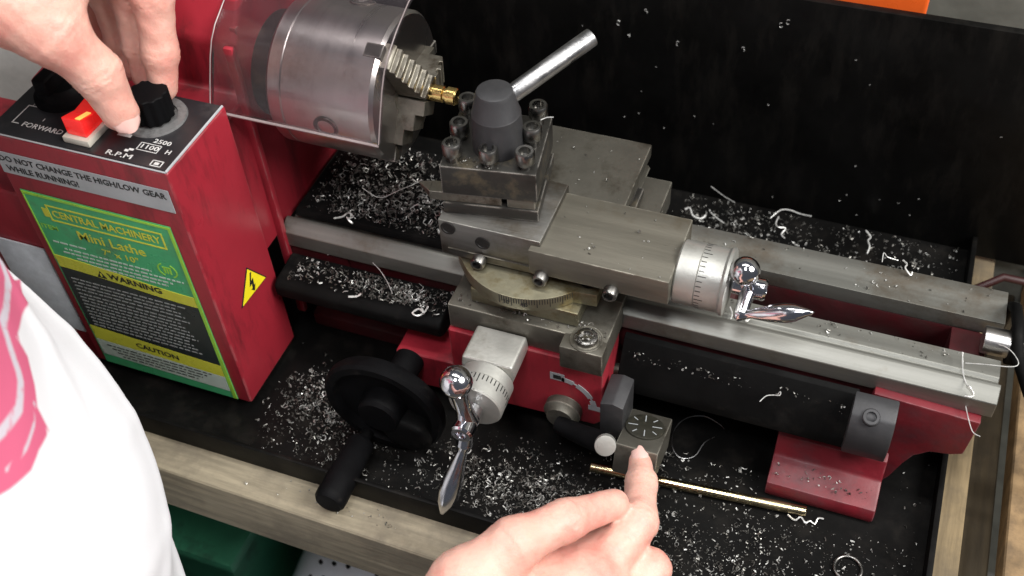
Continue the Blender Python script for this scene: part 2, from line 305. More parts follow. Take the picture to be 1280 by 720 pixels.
# bed
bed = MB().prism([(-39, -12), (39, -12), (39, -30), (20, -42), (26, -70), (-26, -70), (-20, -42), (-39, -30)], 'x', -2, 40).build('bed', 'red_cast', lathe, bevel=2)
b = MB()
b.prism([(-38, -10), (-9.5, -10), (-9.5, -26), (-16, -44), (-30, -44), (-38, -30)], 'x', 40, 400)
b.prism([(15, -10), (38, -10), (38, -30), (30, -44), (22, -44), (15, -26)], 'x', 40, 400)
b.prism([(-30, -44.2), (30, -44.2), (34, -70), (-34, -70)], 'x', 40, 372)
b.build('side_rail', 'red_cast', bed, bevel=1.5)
def web(x0, x1, zt): MB().box(x0, x1, -9.2, 14.8, -43.8, zt).build('cross_web', 'red_cast', bed, bevel=1.5)
web(120, 132, -14); web(255, 268, -14); web(385, 404, -9)
MB().prism([(-41, 0.4), (-40.8, -10.5), (-38, -13), (-38, -9.9), (-9.5, -9.9), (-10.3, 0), (-22.3, 0), (-24.2, -1.6), (-26, -1.2), (-31.5, 5.4), (-33.5, 5.4)], 'x', -1.5, 410.5).build('front_way', 'way', bed, bevel=0.35, seg=1, smooth=20)
MB().prism([(40.5, 0), (40.5, -10), (15.2, -9.9), (16, 0)], 'x', -1.5, 410.5).build('rear_way', 'way', bed, bevel=0.5)
# right-hand end of the casting with its arch and foot, seen from the front
arch = [(352, -8), (406, -11), (404, -40), (398, -43), (388, -45), (381, -52), (377, -62), (373, -76), (369, -84.6), (311, -84.6), (311, -58), (340, -46), (350, -30)]
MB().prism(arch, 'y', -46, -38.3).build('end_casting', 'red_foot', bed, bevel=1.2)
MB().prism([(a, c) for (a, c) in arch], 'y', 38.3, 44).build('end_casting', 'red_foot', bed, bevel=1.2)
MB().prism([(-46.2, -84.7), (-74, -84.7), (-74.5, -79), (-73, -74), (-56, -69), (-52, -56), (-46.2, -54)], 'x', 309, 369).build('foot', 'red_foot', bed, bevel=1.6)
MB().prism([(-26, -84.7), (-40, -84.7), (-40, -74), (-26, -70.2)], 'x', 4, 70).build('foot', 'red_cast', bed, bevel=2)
# lead screw cover, bearing block and lead screw
MB().prism([(-41.5, -12.3), (-45, -13.5), (-57.6, -36), (-59, -40), (-59, -44), (-57.4, -44), (-57, -40.5), (-55.8, -37), (-44, -16), (-41.5, -15)], 'x', 216, 345).build('lead_screw_cover', 'black_matt', lathe, bevel=0.4, seg=1)
MB().cyl((100, -51, -36), (345, -51, -36), 3.6, n=16).build('lead_screw', 'oily', lathe)
bb = MB().prism([(-46.5, -8), (-54, -8.5), (-60, -11), (-64, -16), (-66, -23), (-66, -32), (-64, -40), (-60, -45), (-54, -47.5), (-46.5, -48)], 'x', 343, 365.5).build('bearing_block', 'knob_dark', lathe, bevel=1.2)
def socket_screw(p, d, r, h, parent, name='socket_screw', m='bolt', n=24):
    d = Vv(d).normalized(); p = Vv(p); q = p + d * h
    o = MB().rev(p, q, [(0, r * .93), (h * .06, r), (h * .86, r), (h, r * .88), (h, r * .60), (h * .45, r * .56)], n).build(name, m, parent, smooth=40)
    return o
socket_screw((353, -58.5, -13), (0, -.45, .9), 4.6, 4.0, bb, m='knob_dark')
# black pad in front of the bed, left
MB().prism([(-42, -14), (-64, -16), (-68, -19), (-68, -27), (-64, -30), (-42, -30)], 'x', 3, 113).build('way_guard', 'black_matt', lathe, bevel=2.5, seg=3)
MB().prism([(-27, 2.2), (-25, 6.4), (36, 5.0), (52, 2), (52, -9.8), (41, -9.8), (41, .4), (-22, .4), (-24, -.8)], 'x', 1, 118).build('bed_cover', 'black_matt', bed, bevel=1)

# headstock
hs = MB().prism([(-58.4, -2), (70, -2), (70, 118), (48, 160), (-14, 160), (-34, 130), (-36, 100), (-58.4, 98)], 'x', -132, -3).build('headstock', 'red', lathe, bevel=3, seg=3)
MB().box(-4, 1.5, -43.5, -39.5, -70, 135).build('seam_flange', 'red', hs, bevel=1)
MB().cyl((-3.5, 0, 96), (13, 0, 96), 30, n=48).build('spindle_nose', 'dark_iron', hs, bevel=1)
# gear cover beyond the control box
gc = MB().box(-186, -113.5, -112, -40, FLOOR + 0.5, 62).build('gear_cover', 'red', lathe, bevel=3, seg=3)
MB().box(-152, -114.5, -113.6, -112.4, -54, 20).build('blank_plate', 'plate', gc, bevel=0.5)

# control box
box = MB().box(-112, 0, -115, -58.6, -78, 110).build('control_box', 'red', lathe, bevel=1.6, seg=3)
FY = -115.3
MB().box(-110.5, -1.2, -113.8, -60, 110.1, 111.0).build('top_panel', 'panel', box, bevel=0.3, seg=1)
def flat(name, poly, m, lift=0.0):
    return MB().prism(poly, 'y', FY - lift - 0.30, FY - lift).build(name, m, box, smooth=0)
flat('gear_label', [(-111, 83), (-3, 83), (-3, 98.5), (-111, 98.5)], 'label_grey', 0)
tx, tz = (1, 0, 0), (0, 0, 1)
text('lettering', 'DO NOT CHANGE THE HIGH/LOW GEAR', 5.6, frameT((-57.5, FY - .42, 93.8), tx, tz), 'black_ink', box, 0.11, width=104)
text('lettering', 'WHILE RUNNING!', 5.6, frameT((-84, FY - .42, 87.0), tx, tz), 'black_ink', box, 0.11, width=46)
# instruction sticker
flat('sticker', [(-106, -77), (-9, -77), (-10.5, 71), (-106, 72)], 'green' if False else 's_green', 0)
flat('sticker_edge', [(-12, -76.5), (-9.3, -76.5), (-10.8, 70.5), (-12.6, 70.5)], 's_lime', 0.35)
flat('sticker_edge', [(-105.5, 69.5), (-12.7, 68.8), (-12.7, 70.3), (-105.5, 71.4)], 's_lime', 0.35)
flat('sticker_edge', [(-105.5, 18), (-104.6, 18), (-104.6, 69), (-105.5, 69)], 's_lime', 0.35)
n = 14
arcx = [-104.5 + (91.8) * i / n for i in range(n + 1)]
def wave(x): return 3.2 * math.sin((x + 58) / 92 * math.pi)
flat('warning_band', [(x, 9.5 - wave(x) * .8) for x in arcx] + [(x, 18.5 - wave(x)) for x in arcx[::-1]], 's_yellow', 0.35)
flat('black_field', [(x, 9.1 - wave(x) * .8) for x in arcx][::-1] + [(-104.5, -40), (-12.7, -45)], 's_black', 0.35)
flat('caution_band', [(-104.5, -53), (-12.7, -56), (-12.7, -45.4), (-104.5, -40.4)], 's_yellow', 0.35)
flat('white_field', [(-104.5, -68), (-12.7, -70), (-12.7, -56.4), (-104.5, -53.4)], 's_white', 0.35)
bar = MB()
for (x0, x1, z0, z1) in ((-93, -18, 63.2, 64.2), (-93, -18, 52.0, 53.0), (-93, -92, 53, 63.2), (-19, -18, 53, 63.2), (-96.5, -93.2, 54.5, 61)): bar.box(x0, x1, FY - .6, FY - .37, z0, z1)
bar.build('banner_outline', 's_yellow', box, smooth=0)
text('lettering', 'CENTRAL MACHINERY', 7.6, frameT((-55.5, FY - .6, 58.0), tx, tz), 's_yellow', box, 0.12, width=70)
text('lettering', 'Mini Lathe', 10, frameT((-57, FY - .5, 44.5), tx, tz), 's_yellow', box, 0.10, width=44)
text('lettering', '7" x 10"', 6.4, frameT((-54, FY - .5, 35.4), tx, tz), 's_yellow', box, 0.04, width=24)
text('lettering', 'ITEM', 5.0, frameT((-97.5, FY - .5, 45.5), tx, tz), 's_lime', box, 0.02, width=11)
emb = MB()
for a0 in (0, 1):
    for k in range(10):
        a = math.radians(-62 + 124 * k / 10) + a0 * math.pi; a2 = math.radians(-62 + 124 * (k + 1) / 10) + a0 * math.pi
        emb.prism([(-24 + 6.4 * math.cos(a), 34 + 5.6 * math.sin(a)), (-24 + 6.4 * math.cos(a2), 34 + 5.6 * math.sin(a2)),
                   (-24 + 5.5 * math.cos(a2), 34 + 4.8 * math.sin(a2)), (-24 + 5.5 * math.cos(a), 34 + 4.8 * math.sin(a))], 'y', FY - .6, FY - .37)
emb.box(-26.8, -21.2, FY - .6, FY - .37, 35.6, 36.6); emb.box(-26.4, -25.4, FY - .6, FY - .37, 31.4, 35.4); emb.box(-22.6, -21.6, FY - .6, FY - .37, 31.4, 35.4); emb.box(-24.5, -23.6, FY - .6, FY - .37, 31.4, 35.4)
emb.build('certification_mark', 's_lime', box, smooth=0)
def fine(x0, x1, z, h, m, seed, lift=.37):
    r = random.Random(seed); q = MB(); x = x0
    while x < x1:
        wd = r.uniform(1.6, 5.5); q.box(x, min(x + wd, x1), FY - lift - .2, FY - lift, z - h / 2, z + h / 2); x += wd + r.uniform(.8, 1.5)
    return q
fp = MB()
def merge(a, q): a.add(q.v, q.f)
for (x0, x1, z) in ((-94, -36, 29.6), (-96, -16, 26.4), (-88, -24, 23.2), (-80, -28, 20.2), (-100, -78, 34)): merge(fp, fine(x0, x1, z, 1.1, '', z))
fp.build('small_print', 's_white', box, smooth=0)
fp = MB()
for i in range(14): merge(fp, fine(-100, -22 - (i * 7 % 9), 3.6 - i * 3.15 - (0.6 if i > 3 else 0), 0.85, '', i, .66))
fp.build('small_print', 'fine_ink', box, smooth=0)
fp = MB()
for i in range(4): merge(fp, fine(-98 + i * 3, -22 - i * 4, -57.2 - i * 2.9, 0.8, '', i + 40, .66))
fp.build('small_print', 'black_ink', box, smooth=0)
text('lettering', 'WARNING', 6.4, frameT((-52, FY - .85, 14.2), (1, 0, -.03), tz), 'black_ink', box, 0.12, width=36)
MB().prism([(-78, 11.8), (-71.6, 11.8), (-74.8, 17.4)], 'y', FY - .85, FY - .66).build('alert_triangle', 'black_ink', box, smooth=0)
MB().prism([(-75.2, 12.9), (-74.4, 12.9), (-74.3, 15.6), (-75.3, 15.6)], 'y', FY - 1.05, FY - .87).build('alert_mark', 's_yellow', box, smooth=0)
text('lettering', 'CAUTION', 6.2, frameT((-58, FY - .85, -48.8), (1, 0, -.05), tz), 'black_ink', box, 0.10, width=30)
# shock triangle on the side
tri = [(-82, 10.5), (-68, -11.5), (-96.5, -9.5)]
MB().prism(tri, 'x', 0.15, 0.5).build('warning_triangle', 'black_ink', box, smooth=0)
cx = sum(p[0] for p in tri) / 3; cz = sum(p[1] for p in tri) / 3
MB().prism([(cx + (p[0] - cx) * .90, cz + (p[1] - cz) * .90) for p in tri], 'x', 0.52, 0.75).build('warning_triangle', 'warn_yellow', box, smooth=0)
MB().prism([(-81.5, 5.5), (-85, -3), (-82.4, -2.4), (-83, -6), (-84.3, -5.6), (-81.8, -9.2), (-79.6, -5), (-81, -5.4), (-80.2, 0.2), (-82.6, -0.5), (-80.2, 5.2)], 'x', 0.77, 0.95).build('lightning_mark', 'black_ink', box, smooth=0)
MB().tube([(-0.9, -114.4, 110.6), (-0.9, -60, 110.6)], 0.7, 6).build('worn_edge', 'label_grey', box)
MB().tube([(-111, -114.6, 110.5), (-0.9, -114.6, 110.5)], 0.45, 6).build('worn_edge', 'label_grey', box)
# top panel furniture
PZ = 111.0
ty = (0, 1, 0)
text('lettering', 'FORWARD', 5.0, frameT((-82, -104.5, PZ + .12), tx, ty), 'white_ink', box, 0.04, width=25)
text('lettering', 'R.P.M', 4.6, frameT((-31, -110.2, PZ + .12), tx, ty), 'white_ink', box, 0.04, width=15)
text('lettering', '1100', 4.4, frameT((-19, -101, PZ + .12), tx, ty), 'white_ink', box, 0.03, width=10)
text('lettering', '2500', 4.2, frameT((-14.5, -95.6, PZ + .12), tx, ty), 'white_ink', box, 0.03, width=10)
text('lettering', 'H', 4.4, frameT((-7.5, -101.5, PZ + .12), tx, ty), 'white_ink', box, 0.05)
text('lettering', 'N', 4.4, frameT((-97.5, -89, PZ + .12), tx, ty), 'white_ink', box, 0.05)
text('lettering', 'I', 3.2, frameT((-85.5, -98.6, PZ + .12), tx, ty), 'white_ink', box, 0.04)
ln = MB()
def hb(x0, x1, y0, y1): ln.box(x0, x1, y0, y1, PZ + .02, PZ + .16)
hb(-101, -97, -105, -104.4); hb(-101.4, -100.8, -105, -90); hb(-101, -93, -90.6, -90); hb(-67.5, -65, -105, -104.4)
hb(-25, -13.2, -98.6, -98.2); hb(-25, -13.2, -104, -103.6); hb(-25.2, -24.8, -104, -98.2); hb(-13.4, -13, -104, -98.2)
hb(-11.5, -5.5, -108.8, -108.3); hb(-11.5, -5.5, -112.6, -112.1); hb(-11.7, -11.2, -112.6, -108.3); hb(-5.8, -5.3, -112.6, -108.3); hb(-9.8, -7.2, -111.4, -109.6)
hb(-28.5, -25.8, -105.6, -104.2); hb(-30.2, -28, -107.0, -105.4)
hb(-41, -33, -97.2, -94.8)
ln.build('panel_print', 'white_ink', box, smooth=0)['kind'] = 'stuff'
sw = MB().prism([(-110.5, PZ + .05), (-84, PZ + .05), (-84, PZ + 4), (-110.5, PZ + 4)], 'x', -64, -48).build('rocker_switch', 'ivory', box, bevel=0.8)
MB().prism([(-108, PZ + 4.1), (-86, PZ + 4.1), (-86, PZ + 13), (-98, PZ + 12), (-108, PZ + 15)], 'x', -62, -50).build('rocker_cap', 'switch_red', box, bevel=0.9)
MB().prism([(-107.2, PZ + 14.9), (-98.5, PZ + 12.5), (-98.5, PZ + 13.1), (-107.2, PZ + 15.5)], 'x', -53.5, -51).build('switch_lamp', 'switch_glow', box, smooth=0)
def knob(x, y, r, h, name):
    q = MB(); prof = [(0, r * 1.18), (2.5, r * 1.15), (3.5, r), (h - 1.5, r * .92), (h, r * .80)]
    return q.rev((x, y, PZ + .05), (x, y, PZ + 50), prof, 40).build(name, 'black_plastic', box, smooth=40)
knob(-88, -76, 14, 9, 'selector_base')
MB().box(-92.5, -83.5, -91, -61, PZ + 9.1, PZ + 19).build('selector_grip', 'black_plastic', box, bevel=2.5, seg=3)
KX, KY = -29.0, -79.0
M['scale_grey'] = mat('worn_scale_ring', (0.20, 0.20, 0.20), 0.4, 0.3, var=0.4, scale=90, bump=0.1, dirt=(0.05, 0.05, 0.05), dirt_amt=0.5, dirt_scale=90)
ring = MB().rev((KX, KY, PZ + .05), (KX, KY, PZ + 9), [(0, 16.5), (1.2, 16.0), (1.2, 11.5), (0.2, 11.5)], 48).build('speed_scale', 'scale_grey', box, smooth=30)
kn = MB(); kprof = []
for k in range(48):
    a = 2 * math.pi * k / 48; rr = 10.4 - (0.9 if k % 4 < 2 else 0); kprof.append((KX + rr * math.cos(a), KY + rr * math.sin(a)))
kn.prism(kprof, 'z', PZ + 1.3, PZ + 17).build('speed_knob', 'black_plastic', box, bevel=0.5, seg=1, smooth=30)

# chuck
AX = 96.0
prof = [(12, 36), (12.5, 40), (14, 41.3), (21, 41.3), (21.6, 40.9), (22.2, 41.3), (73.5, 41.3), (75.5, 39.6), (75.6, 14), (73, 13.5)]
ch = MB().rev((0, 0, AX), (200, 0, AX), prof, 96).build('chuck', 'chuck', lathe, smooth=25)
MB().rev((0, 0, AX), (200, 0, AX), [(72, 14.2), (75.0, 14.2), (75.0, 8), (60, 8)], 48).build('scroll_bore', 'jaw', ch)
for a_deg in (184, 304, 64):
    a = math.radians(a_deg); dv = Vector((0, math.cos(a), math.sin(a))); c0 = Vector((47, 0, AX)) + dv * 39.2
    MB().rev(c0, c0 + dv * 10, [(0, 7.2), (2.6, 7.2), (2.6, 5.0), (0.6, 4.6)], 24).build('key_socket', 'dark_iron', ch)
def jaw_profile(kind):
    if kind == 0:                                      # ridged clamping face
        pr_ = [(4.8, 70), (4.8, 92)]; r0 = 4.8
        for k in range(6):
            x = 92 - k * 1.9; pr_ += [(r0 + 2.2, x - .1), (r0 + 2.4, x - 2.7), (r0 + 5.0, x - 2.7), (r0 + 5.2, x - 1.9)]; r0 += 5.2
        return pr_ + [(37.5, 79.5), (37.5, 70)]
    if kind == 1: return [(4.8, 70), (4.8, 91), (13, 91), (13, 86), (22, 86), (22, 80.5), (31, 80.5), (31, 70)]
    return [(4.8, 70), (4.8, 92), (9, 92), (9, 90), (12, 90), (12, 92), (16, 91), (16, 88.5), (19, 88.5), (19, 90), (24, 88), (24, 80), (31, 80), (31, 70)]
for (a_deg, kd) in ((118, 0), (238, 1), (358, 2)):
    a = math.radians(a_deg); q = MB(); jp = jaw_profile(kd)
    q.T = Matrix(((0, 0, 1, 0), (math.cos(a), -math.sin(a), 0, 0), (math.sin(a), math.cos(a), 0, AX), (0, 0, 0, 1)))  # local (radial, tangential, axial)
    nn = len(jp); q.add([(p[0], -7, p[1]) for p in jp] + [(p[0], 7, p[1]) for p in jp],
          [tuple(range(nn))[::-1], tuple(range(nn, 2 * nn))] + [(i, (i + 1) % nn, nn + (i + 1) % nn, nn + i) for i in range(nn)])
    q.build('jaw', 'jaw', ch, bevel=0.3, seg=1)
    q = MB(); q.T = Matrix(((0, 0, 1, 0), (math.cos(a), -math.sin(a), 0, 0), (math.sin(a), math.cos(a), 0, AX), (0, 0, 0, 1)))
    q.box(8, 41.6, -4, 4, 66, 76.0); q.build('jaw_slot', 'dark_iron', ch, bevel=0.3, seg=1)
# polycarbonate chuck guard, a bent sheet
def sheet(prof2, t):
    out = []; n_ = len(prof2)
    for i in range(n_):
        a = Vector(prof2[max(i - 1, 0)]); c = Vector(prof2[min(i + 1, n_ - 1)]); d = (c - a).normalized(); nrm = Vector((-d.y, d.x)); out.append(Vector(prof2[i]) + nrm * t)
    return [tuple(p) for p in prof2] + [tuple(p) for p in out[::-1]]
gp = [(-57, 104), (-51, 117), (-45, 129), (-40, 136.5), (-34, 142), (-21, 149), (-5, 155), (24, 160)]
gd = MB().prism(sheet(gp, -2.2), 'x', -11, 87.5).build('chuck_guard', 'clear', lathe, smooth=30)
MB().tube([(-11, -58, 103.6), (87.5, -58, 103.6)], 0.8, 6).build('guard_edge', 'clear_edge', gd)
MB().tube([(87.7, y - .8, z + .6) for (y, z) in gp], 0.35, 6).build('guard_edge', 'clear_edge', gd)
MB().tube([(-11.2, y - .8, z + .6) for (y, z) in gp], 0.35, 6).build('guard_edge', 'clear_edge', gd)
MB().box(-7, -3.2, -30, 24, 133, 138).build('guard_bracket', 'red', gd, bevel=0.6)

# carriage: saddle, apron
sd = MB()
sd.box(122, 214, -72, -41.2, -8, 10.5); sd.box(190.5, 214.5, -82, -71.5, -6, 11.2)
sd.box(122.3, 213.8, -41.4, 62, 6, 10.3); sd.box(122.2, 213.6, 41.2, 61.8, -8, 6.2)
saddle = sd.build('saddle', 'oily', lathe, bevel=1.0)
socket_screw((203, -73, 11.3), (0, 0, 1), 6.0, 3.0, saddle)
MB().rev((203, -73, 11.25), (203, -73, 20), [(0, 9.0), (0.5, 9.0), (0.5, 7.2), (0.1, 7.0)], 28).build('counterbore', 'oily', saddle)
apron = MB().prism([(84, -42), (121, -40), (121, -9), (213, -9), (213, -58), (208, -63), (150, -66), (95, -70), (84, -62)], 'y', -74, -43.5).build('apron', 'red', lathe, bevel=1.6, seg=3)
# half-nut lever, its printed scale
MB().rev((190, -74.1, -53), (190, -100, -53), [(0, 11), (5, 11), (7, 9), (9, 8)], 32).build('lever_boss', 'oily', apron)
hl = MB().tube([(190, -86, -54), (205, -90, -52), (222, -97, -44)], [5, 6, 6.6], 16)
hn = hl.build('half_nut_lever', 'black_plastic', apron)
MB().cyl((221.6, -97.2, -43.6), (222.6, -100.4, -41.0), 6.1, 5.9, 28).build('lever_end_cap', 'alu', apron, bevel=0.3)
sa = MB()
for k in range(12):
    a = math.radians(88 - 82 * k / 12); a2 = math.radians(88 - 82 * (k + 1) / 12)
    if k == 3 or k == 9: r1, r2 = 19.5, 20.4
    else: r1, r2 = 18.2, 21.6
    sa.prism([(188 + r1 * math.cos(a), -47 + r1 * math.sin(a)), (188 + r2 * math.cos(a), -47 + r2 * math.sin(a)), (188 + r2 * math.cos(a2), -47 + r2 * math.sin(a2)), (188 + r1 * math.cos(a2), -47 + r1 * math.sin(a2))], 'y', -74.5, -74.15)
sa.prism([(182, -29), (190.5, -29), (190.5, -23), (182, -23)], 'y', -74.5, -74.15); sa.prism([(204.5, -48.5), (212.5, -48.5), (212.5, -44.5), (204.5, -44.5)], 'y', -74.5, -74.15)
sa.build('lever_scale_print', 'label_grey', apron, smooth=0)
sa = MB().prism([(184, -27.6), (188.6, -27.6), (188.6, -24.4), (184, -24.4)], 'y', -74.75, -74.55); sa.build('lever_scale_mark', 'black_ink', apron, smooth=0)
# hand wheel
WX, WY, WZ = 93.0, -112.0, -46.5
hw = MB().rev((WX, -74.2, WZ), (WX, -140, WZ), [(0, 9), (26, 9), (29, 30), (30, 35.5), (33, 37), (38, 37), (40, 35.5), (40, 31), (35, 29.5), (34, 14), (44, 13), (46, 11.5)], 64).build('hand_wheel', 'black_plastic', apron, smooth=30)
MB().prism([(WX + 2, -50), (WX + 14, -46), (WX + 26, -50), (WX + 31, -60), (WX + 28, -70), (WX + 16, -74), (WX + 4, -69), (WX - 2, -59)], 'y', -119, -107).build('wheel_lobe', 'black_matt', apron, bevel=4, seg=4)
hx, hz = WX - 13.5, WZ - 27.5
MB().rev((hx, -114, hz), (hx, -170, hz), [(0, 4), (7, 4), (7, 6.8), (9, 8.2), (46, 9.4), (50, 9.2), (52, 7.8)], 32).build('wheel_handle', 'black_plastic', apron, smooth=40)

# cross slide with its bracket, dial and ball crank
cs = MB(); cs.prism([(134, 10.5), (198, 10.5), (192, 16), (198, 21), (198, 29), (134, 29), (134, 21), (140, 16)], 'y', -44, 70)
cslide = cs.build('cross_slide', 'oily', lathe, bevel=0.8)
MB().box(196.8, 201, 10, 44, 12, 17).build('gib_strip', 'dark_iron', cslide, bevel=0.6)
br = MB().prism([(139.5, 0), (168.5, 0), (169.5, -8), (166, -20), (160, -27), (154, -29), (148, -27), (142, -20), (138.5, -8)], 'y', -96, -72.3).build('feed_bracket', 'alu', lathe, bevel=1.6, seg=3)
CXA, CZA = 154.0, -14.0
dl = MB().rev((CXA, -96.2, CZA), (CXA, -150, CZA), [(0, 14.6), (0.8, 15.2), (8, 15.2), (8.3, 14.7), (8.6, 15.2), (19, 15.4), (20, 14.6), (20.1, 6)], 64).build('feed_dial', 'alu', lathe, smooth=30)
tk = MB()
for k in range(40):
    a = 2 * math.pi * k / 40; r = 15.28; L_ = 5.5 if k % 5 == 0 else 3.4
    u = Vector((math.cos(a), 0, math.sin(a))); t_ = Vector((-math.sin(a), 0, math.cos(a)))
    p = Vector((CXA, -104.9, CZA)) + u * r
    tk.add([p + t_ * .28, p - t_ * .28, p - t_ * .28 + Vector((0, -L_, 0)), p + t_ * .28 + Vector((0, -L_, 0)), p + t_ * .28 + u * .14, p - t_ * .28 + u * .14, p - t_ * .28 + Vector((0, -L_, 0)) + u * .14, p + t_ * .28 + Vector((0, -L_, 0)) + u * .14], [(0, 1, 2, 3), (4, 5, 6, 7), (0, 1, 5, 4), (1, 2, 6, 5), (2, 3, 7, 6), (3, 0, 4, 7)])
tk.build('dial_graduations', 'black_ink', dl, smooth=0)
def crank(name, hub0, hub1, hr, ballc, br_, elbow, tip, hrad):
    root = MB().rev(hub0, hub1, [(0, hr * .7), (1, hr * .9), ((Vv(hub1) - Vv(hub0)).length - 1.2, hr), ((Vv(hub1) - Vv(hub0)).length, hr * .85), ((Vv(hub1) - Vv(hub0)).length, hr * .5), ((Vv(hub1) - Vv(hub0)).length - 2, hr * .45)], 32).build(name, 'chrome', lathe, smooth=35)
    mid = (Vv(hub0) + Vv(hub1)) * .5
    bc = Vv(ballc); e = Vv(elbow); t = Vv(tip)
    MB().ball(bc, br_, 40).build('ball', 'chrome', root, smooth=60)
    MB().tube([bc, bc.lerp(mid, .35), bc.lerp(mid, .65), mid], [br_ * .75, br_ * .56, br_ * .5, br_ * .7], 24).build('arm', 'chrome', root, smooth=60)
    MB().tube([mid, mid.lerp(e, .5), e], [br_ * .7, br_ * .5, br_ * .52], 24).build('arm', 'chrome', root, smooth=60)
    ax = t - e; L_ = ax.length
    MB().rev(e - ax.normalized() * 3, t, [(0, hrad * .5), (1.5, hrad * .72), (4, hrad * .62), (6, hrad * .50), (9, hrad * .46), (L_ * .35, hrad * .66), (L_ * .55, hrad * .93), (L_ * .70, hrad), (L_ * .84, hrad * .86), (L_ * .95, hrad * .52), (L_ + 1.5, hrad * .25), (L_ + 3, 0.1)], 32).build('handle', 'chrome', root, smooth=60)
    return root
crank('cross_feed_crank', (CXA, -116.5, CZA), (CXA, -136, CZA), 6.2, (149.5, -124, 15.5), 8.9, (153, -131, -29), (142.5, -150, -77), 6.4)

# compound slide on its swivel base
SX, SY = 160.0, -31.0
circ = [(SX + 42 * math.cos(math.radians(a)), SY + 42 * math.sin(math.radians(a))) for a in range(-142, -38, 4)]
base = MB().prism(circ + [(204, -58), (204, -38), (190, 6), (125, 6), (121, -34), (121, -50)], 'z', 21.5, 30.5).build('swivel_base', 'yellow_oil', lathe, bevel=0.6)
MB().cyl((197, -50, 30.4), (197, -50, 30.9), 4.6, n=24).build('slot_hole', 'socket', base)
MB().box(134, 196, -66, -44.5, 10.8, 21.3).build('swivel_foot', 'yellow_oil', base, bevel=1)
tk = MB()
for k in range(30):
    a = math.radians(-98 + k * 1.9); r = 42.0; L_ = 6.0 if k % 5 == 0 else 3.8
    u = Vector((math.cos(a), math.sin(a), 0)); t_ = Vector((-math.sin(a), math.cos(a), 0)); p = Vector((SX, SY, 30.0)) + u * (r - .05)
    z = Vector((0, 0, -L_)); tk.add([p + t_ * .22, p - t_ * .22, p - t_ * .22 + z, p + t_ * .22 + z] + [q + u * .2 for q in (p + t_ * .22, p - t_ * .22, p - t_ * .22 + z, p + t_ * .22 + z)], [(0, 1, 2, 3), (4, 5, 6, 7), (0, 1, 5, 4), (1, 2, 6, 5), (2, 3, 7, 6), (3, 0, 4, 7)])
tk.build('swivel_graduations', 'black_ink', base, smooth=0)
text('lettering', '30', 4.2, frameT((SX - 2, SY - 42.3, 26), (1, 0.0, 0), tz), 'black_ink', base, 0.02)
text('lettering', '40', 4.2, frameT((SX + 8, SY - 41.6, 26), (1, 0.2, 0), tz), 'black_ink', base, 0.02)
comp = MB().prism([(-56, 38), (-13, 38), (-20, 30.6), (-49, 30.6)], 'x', 118, 232).build('compound_base', 'oily', lathe, bevel=0.6)
MB().prism([(-59, 37.5), (-59, 54), (-11, 54), (-11, 37.5), (-20, 38.2), (-50, 38.2)], 'x', 166.5, 242).build('top_slide', 'oily_top', comp, bevel=0.7)
MB().prism([(-55, 32), (-55, 57.5), (-8, 57.5), (-8, 32), (-20, 38.2), (-50, 38.2)], 'x', 114, 172).build('tool_platform', 'steel', comp, bevel=0.7)
for (x, z) in ((119.5, 52.5), (139, 47)):
    MB().rev((x, -55.05, z), (x, -60, z), [(0, 4.2), (0.5, 4.2), (0.5, 3.2), (0.05, 3.0)], 20).build('screw_hole', 'socket', comp)
for (x, z) in ((137, 35), (173.5, 37), (212, 38.5)):
    socket_screw((x, -55.5 if x < 165 else -58.5, z), (0, -1, 0), 4.0, 5.5, comp, 'gib_screw')
CY2, CZ2 = -37.0, 41.0
fd = MB().rev((242.2, CY2, CZ2), (300, CY2, CZ2), [(0, 16.3), (0.8, 17), (11, 17), (11.3, 16.5), (11.6, 17), (23.6, 17), (25, 18.1), (26.6, 18.1), (27.2, 17), (27.3, 6)], 64).build('compound_dial', 'alu', lathe, smooth=30)
tk = MB()
for k in range(40):
    a = 2 * math.pi * k / 40; u = Vector((0, math.cos(a), math.sin(a))); t_ = Vector((0, -math.sin(a), math.cos(a))); L_ = 4.5 if k % 5 == 0 else 2.8
    p = Vector((254.0, CY2, CZ2)) + u * 17.05; xx = Vector((L_, 0, 0))
    tk.add([p + t_ * .2, p - t_ * .2, p - t_ * .2 + xx, p + t_ * .2 + xx] + [q + u * .12 for q in (p + t_ * .2, p - t_ * .2, p - t_ * .2 + xx, p + t_ * .2 + xx)], [(0, 1, 2, 3), (4, 5, 6, 7), (0, 1, 5, 4), (1, 2, 6, 5), (2, 3, 7, 6), (3, 0, 4, 7)])
tk.build('dial_graduations', 'black_ink', fd, smooth=0)
crank('compound_crank', (270, CY2, CZ2), (288, CY2, CZ2), 5.8, (277, -46, 61), 7.4, (278.5, -52, 35.5), (313.5, -53, 50.5), 5.0)

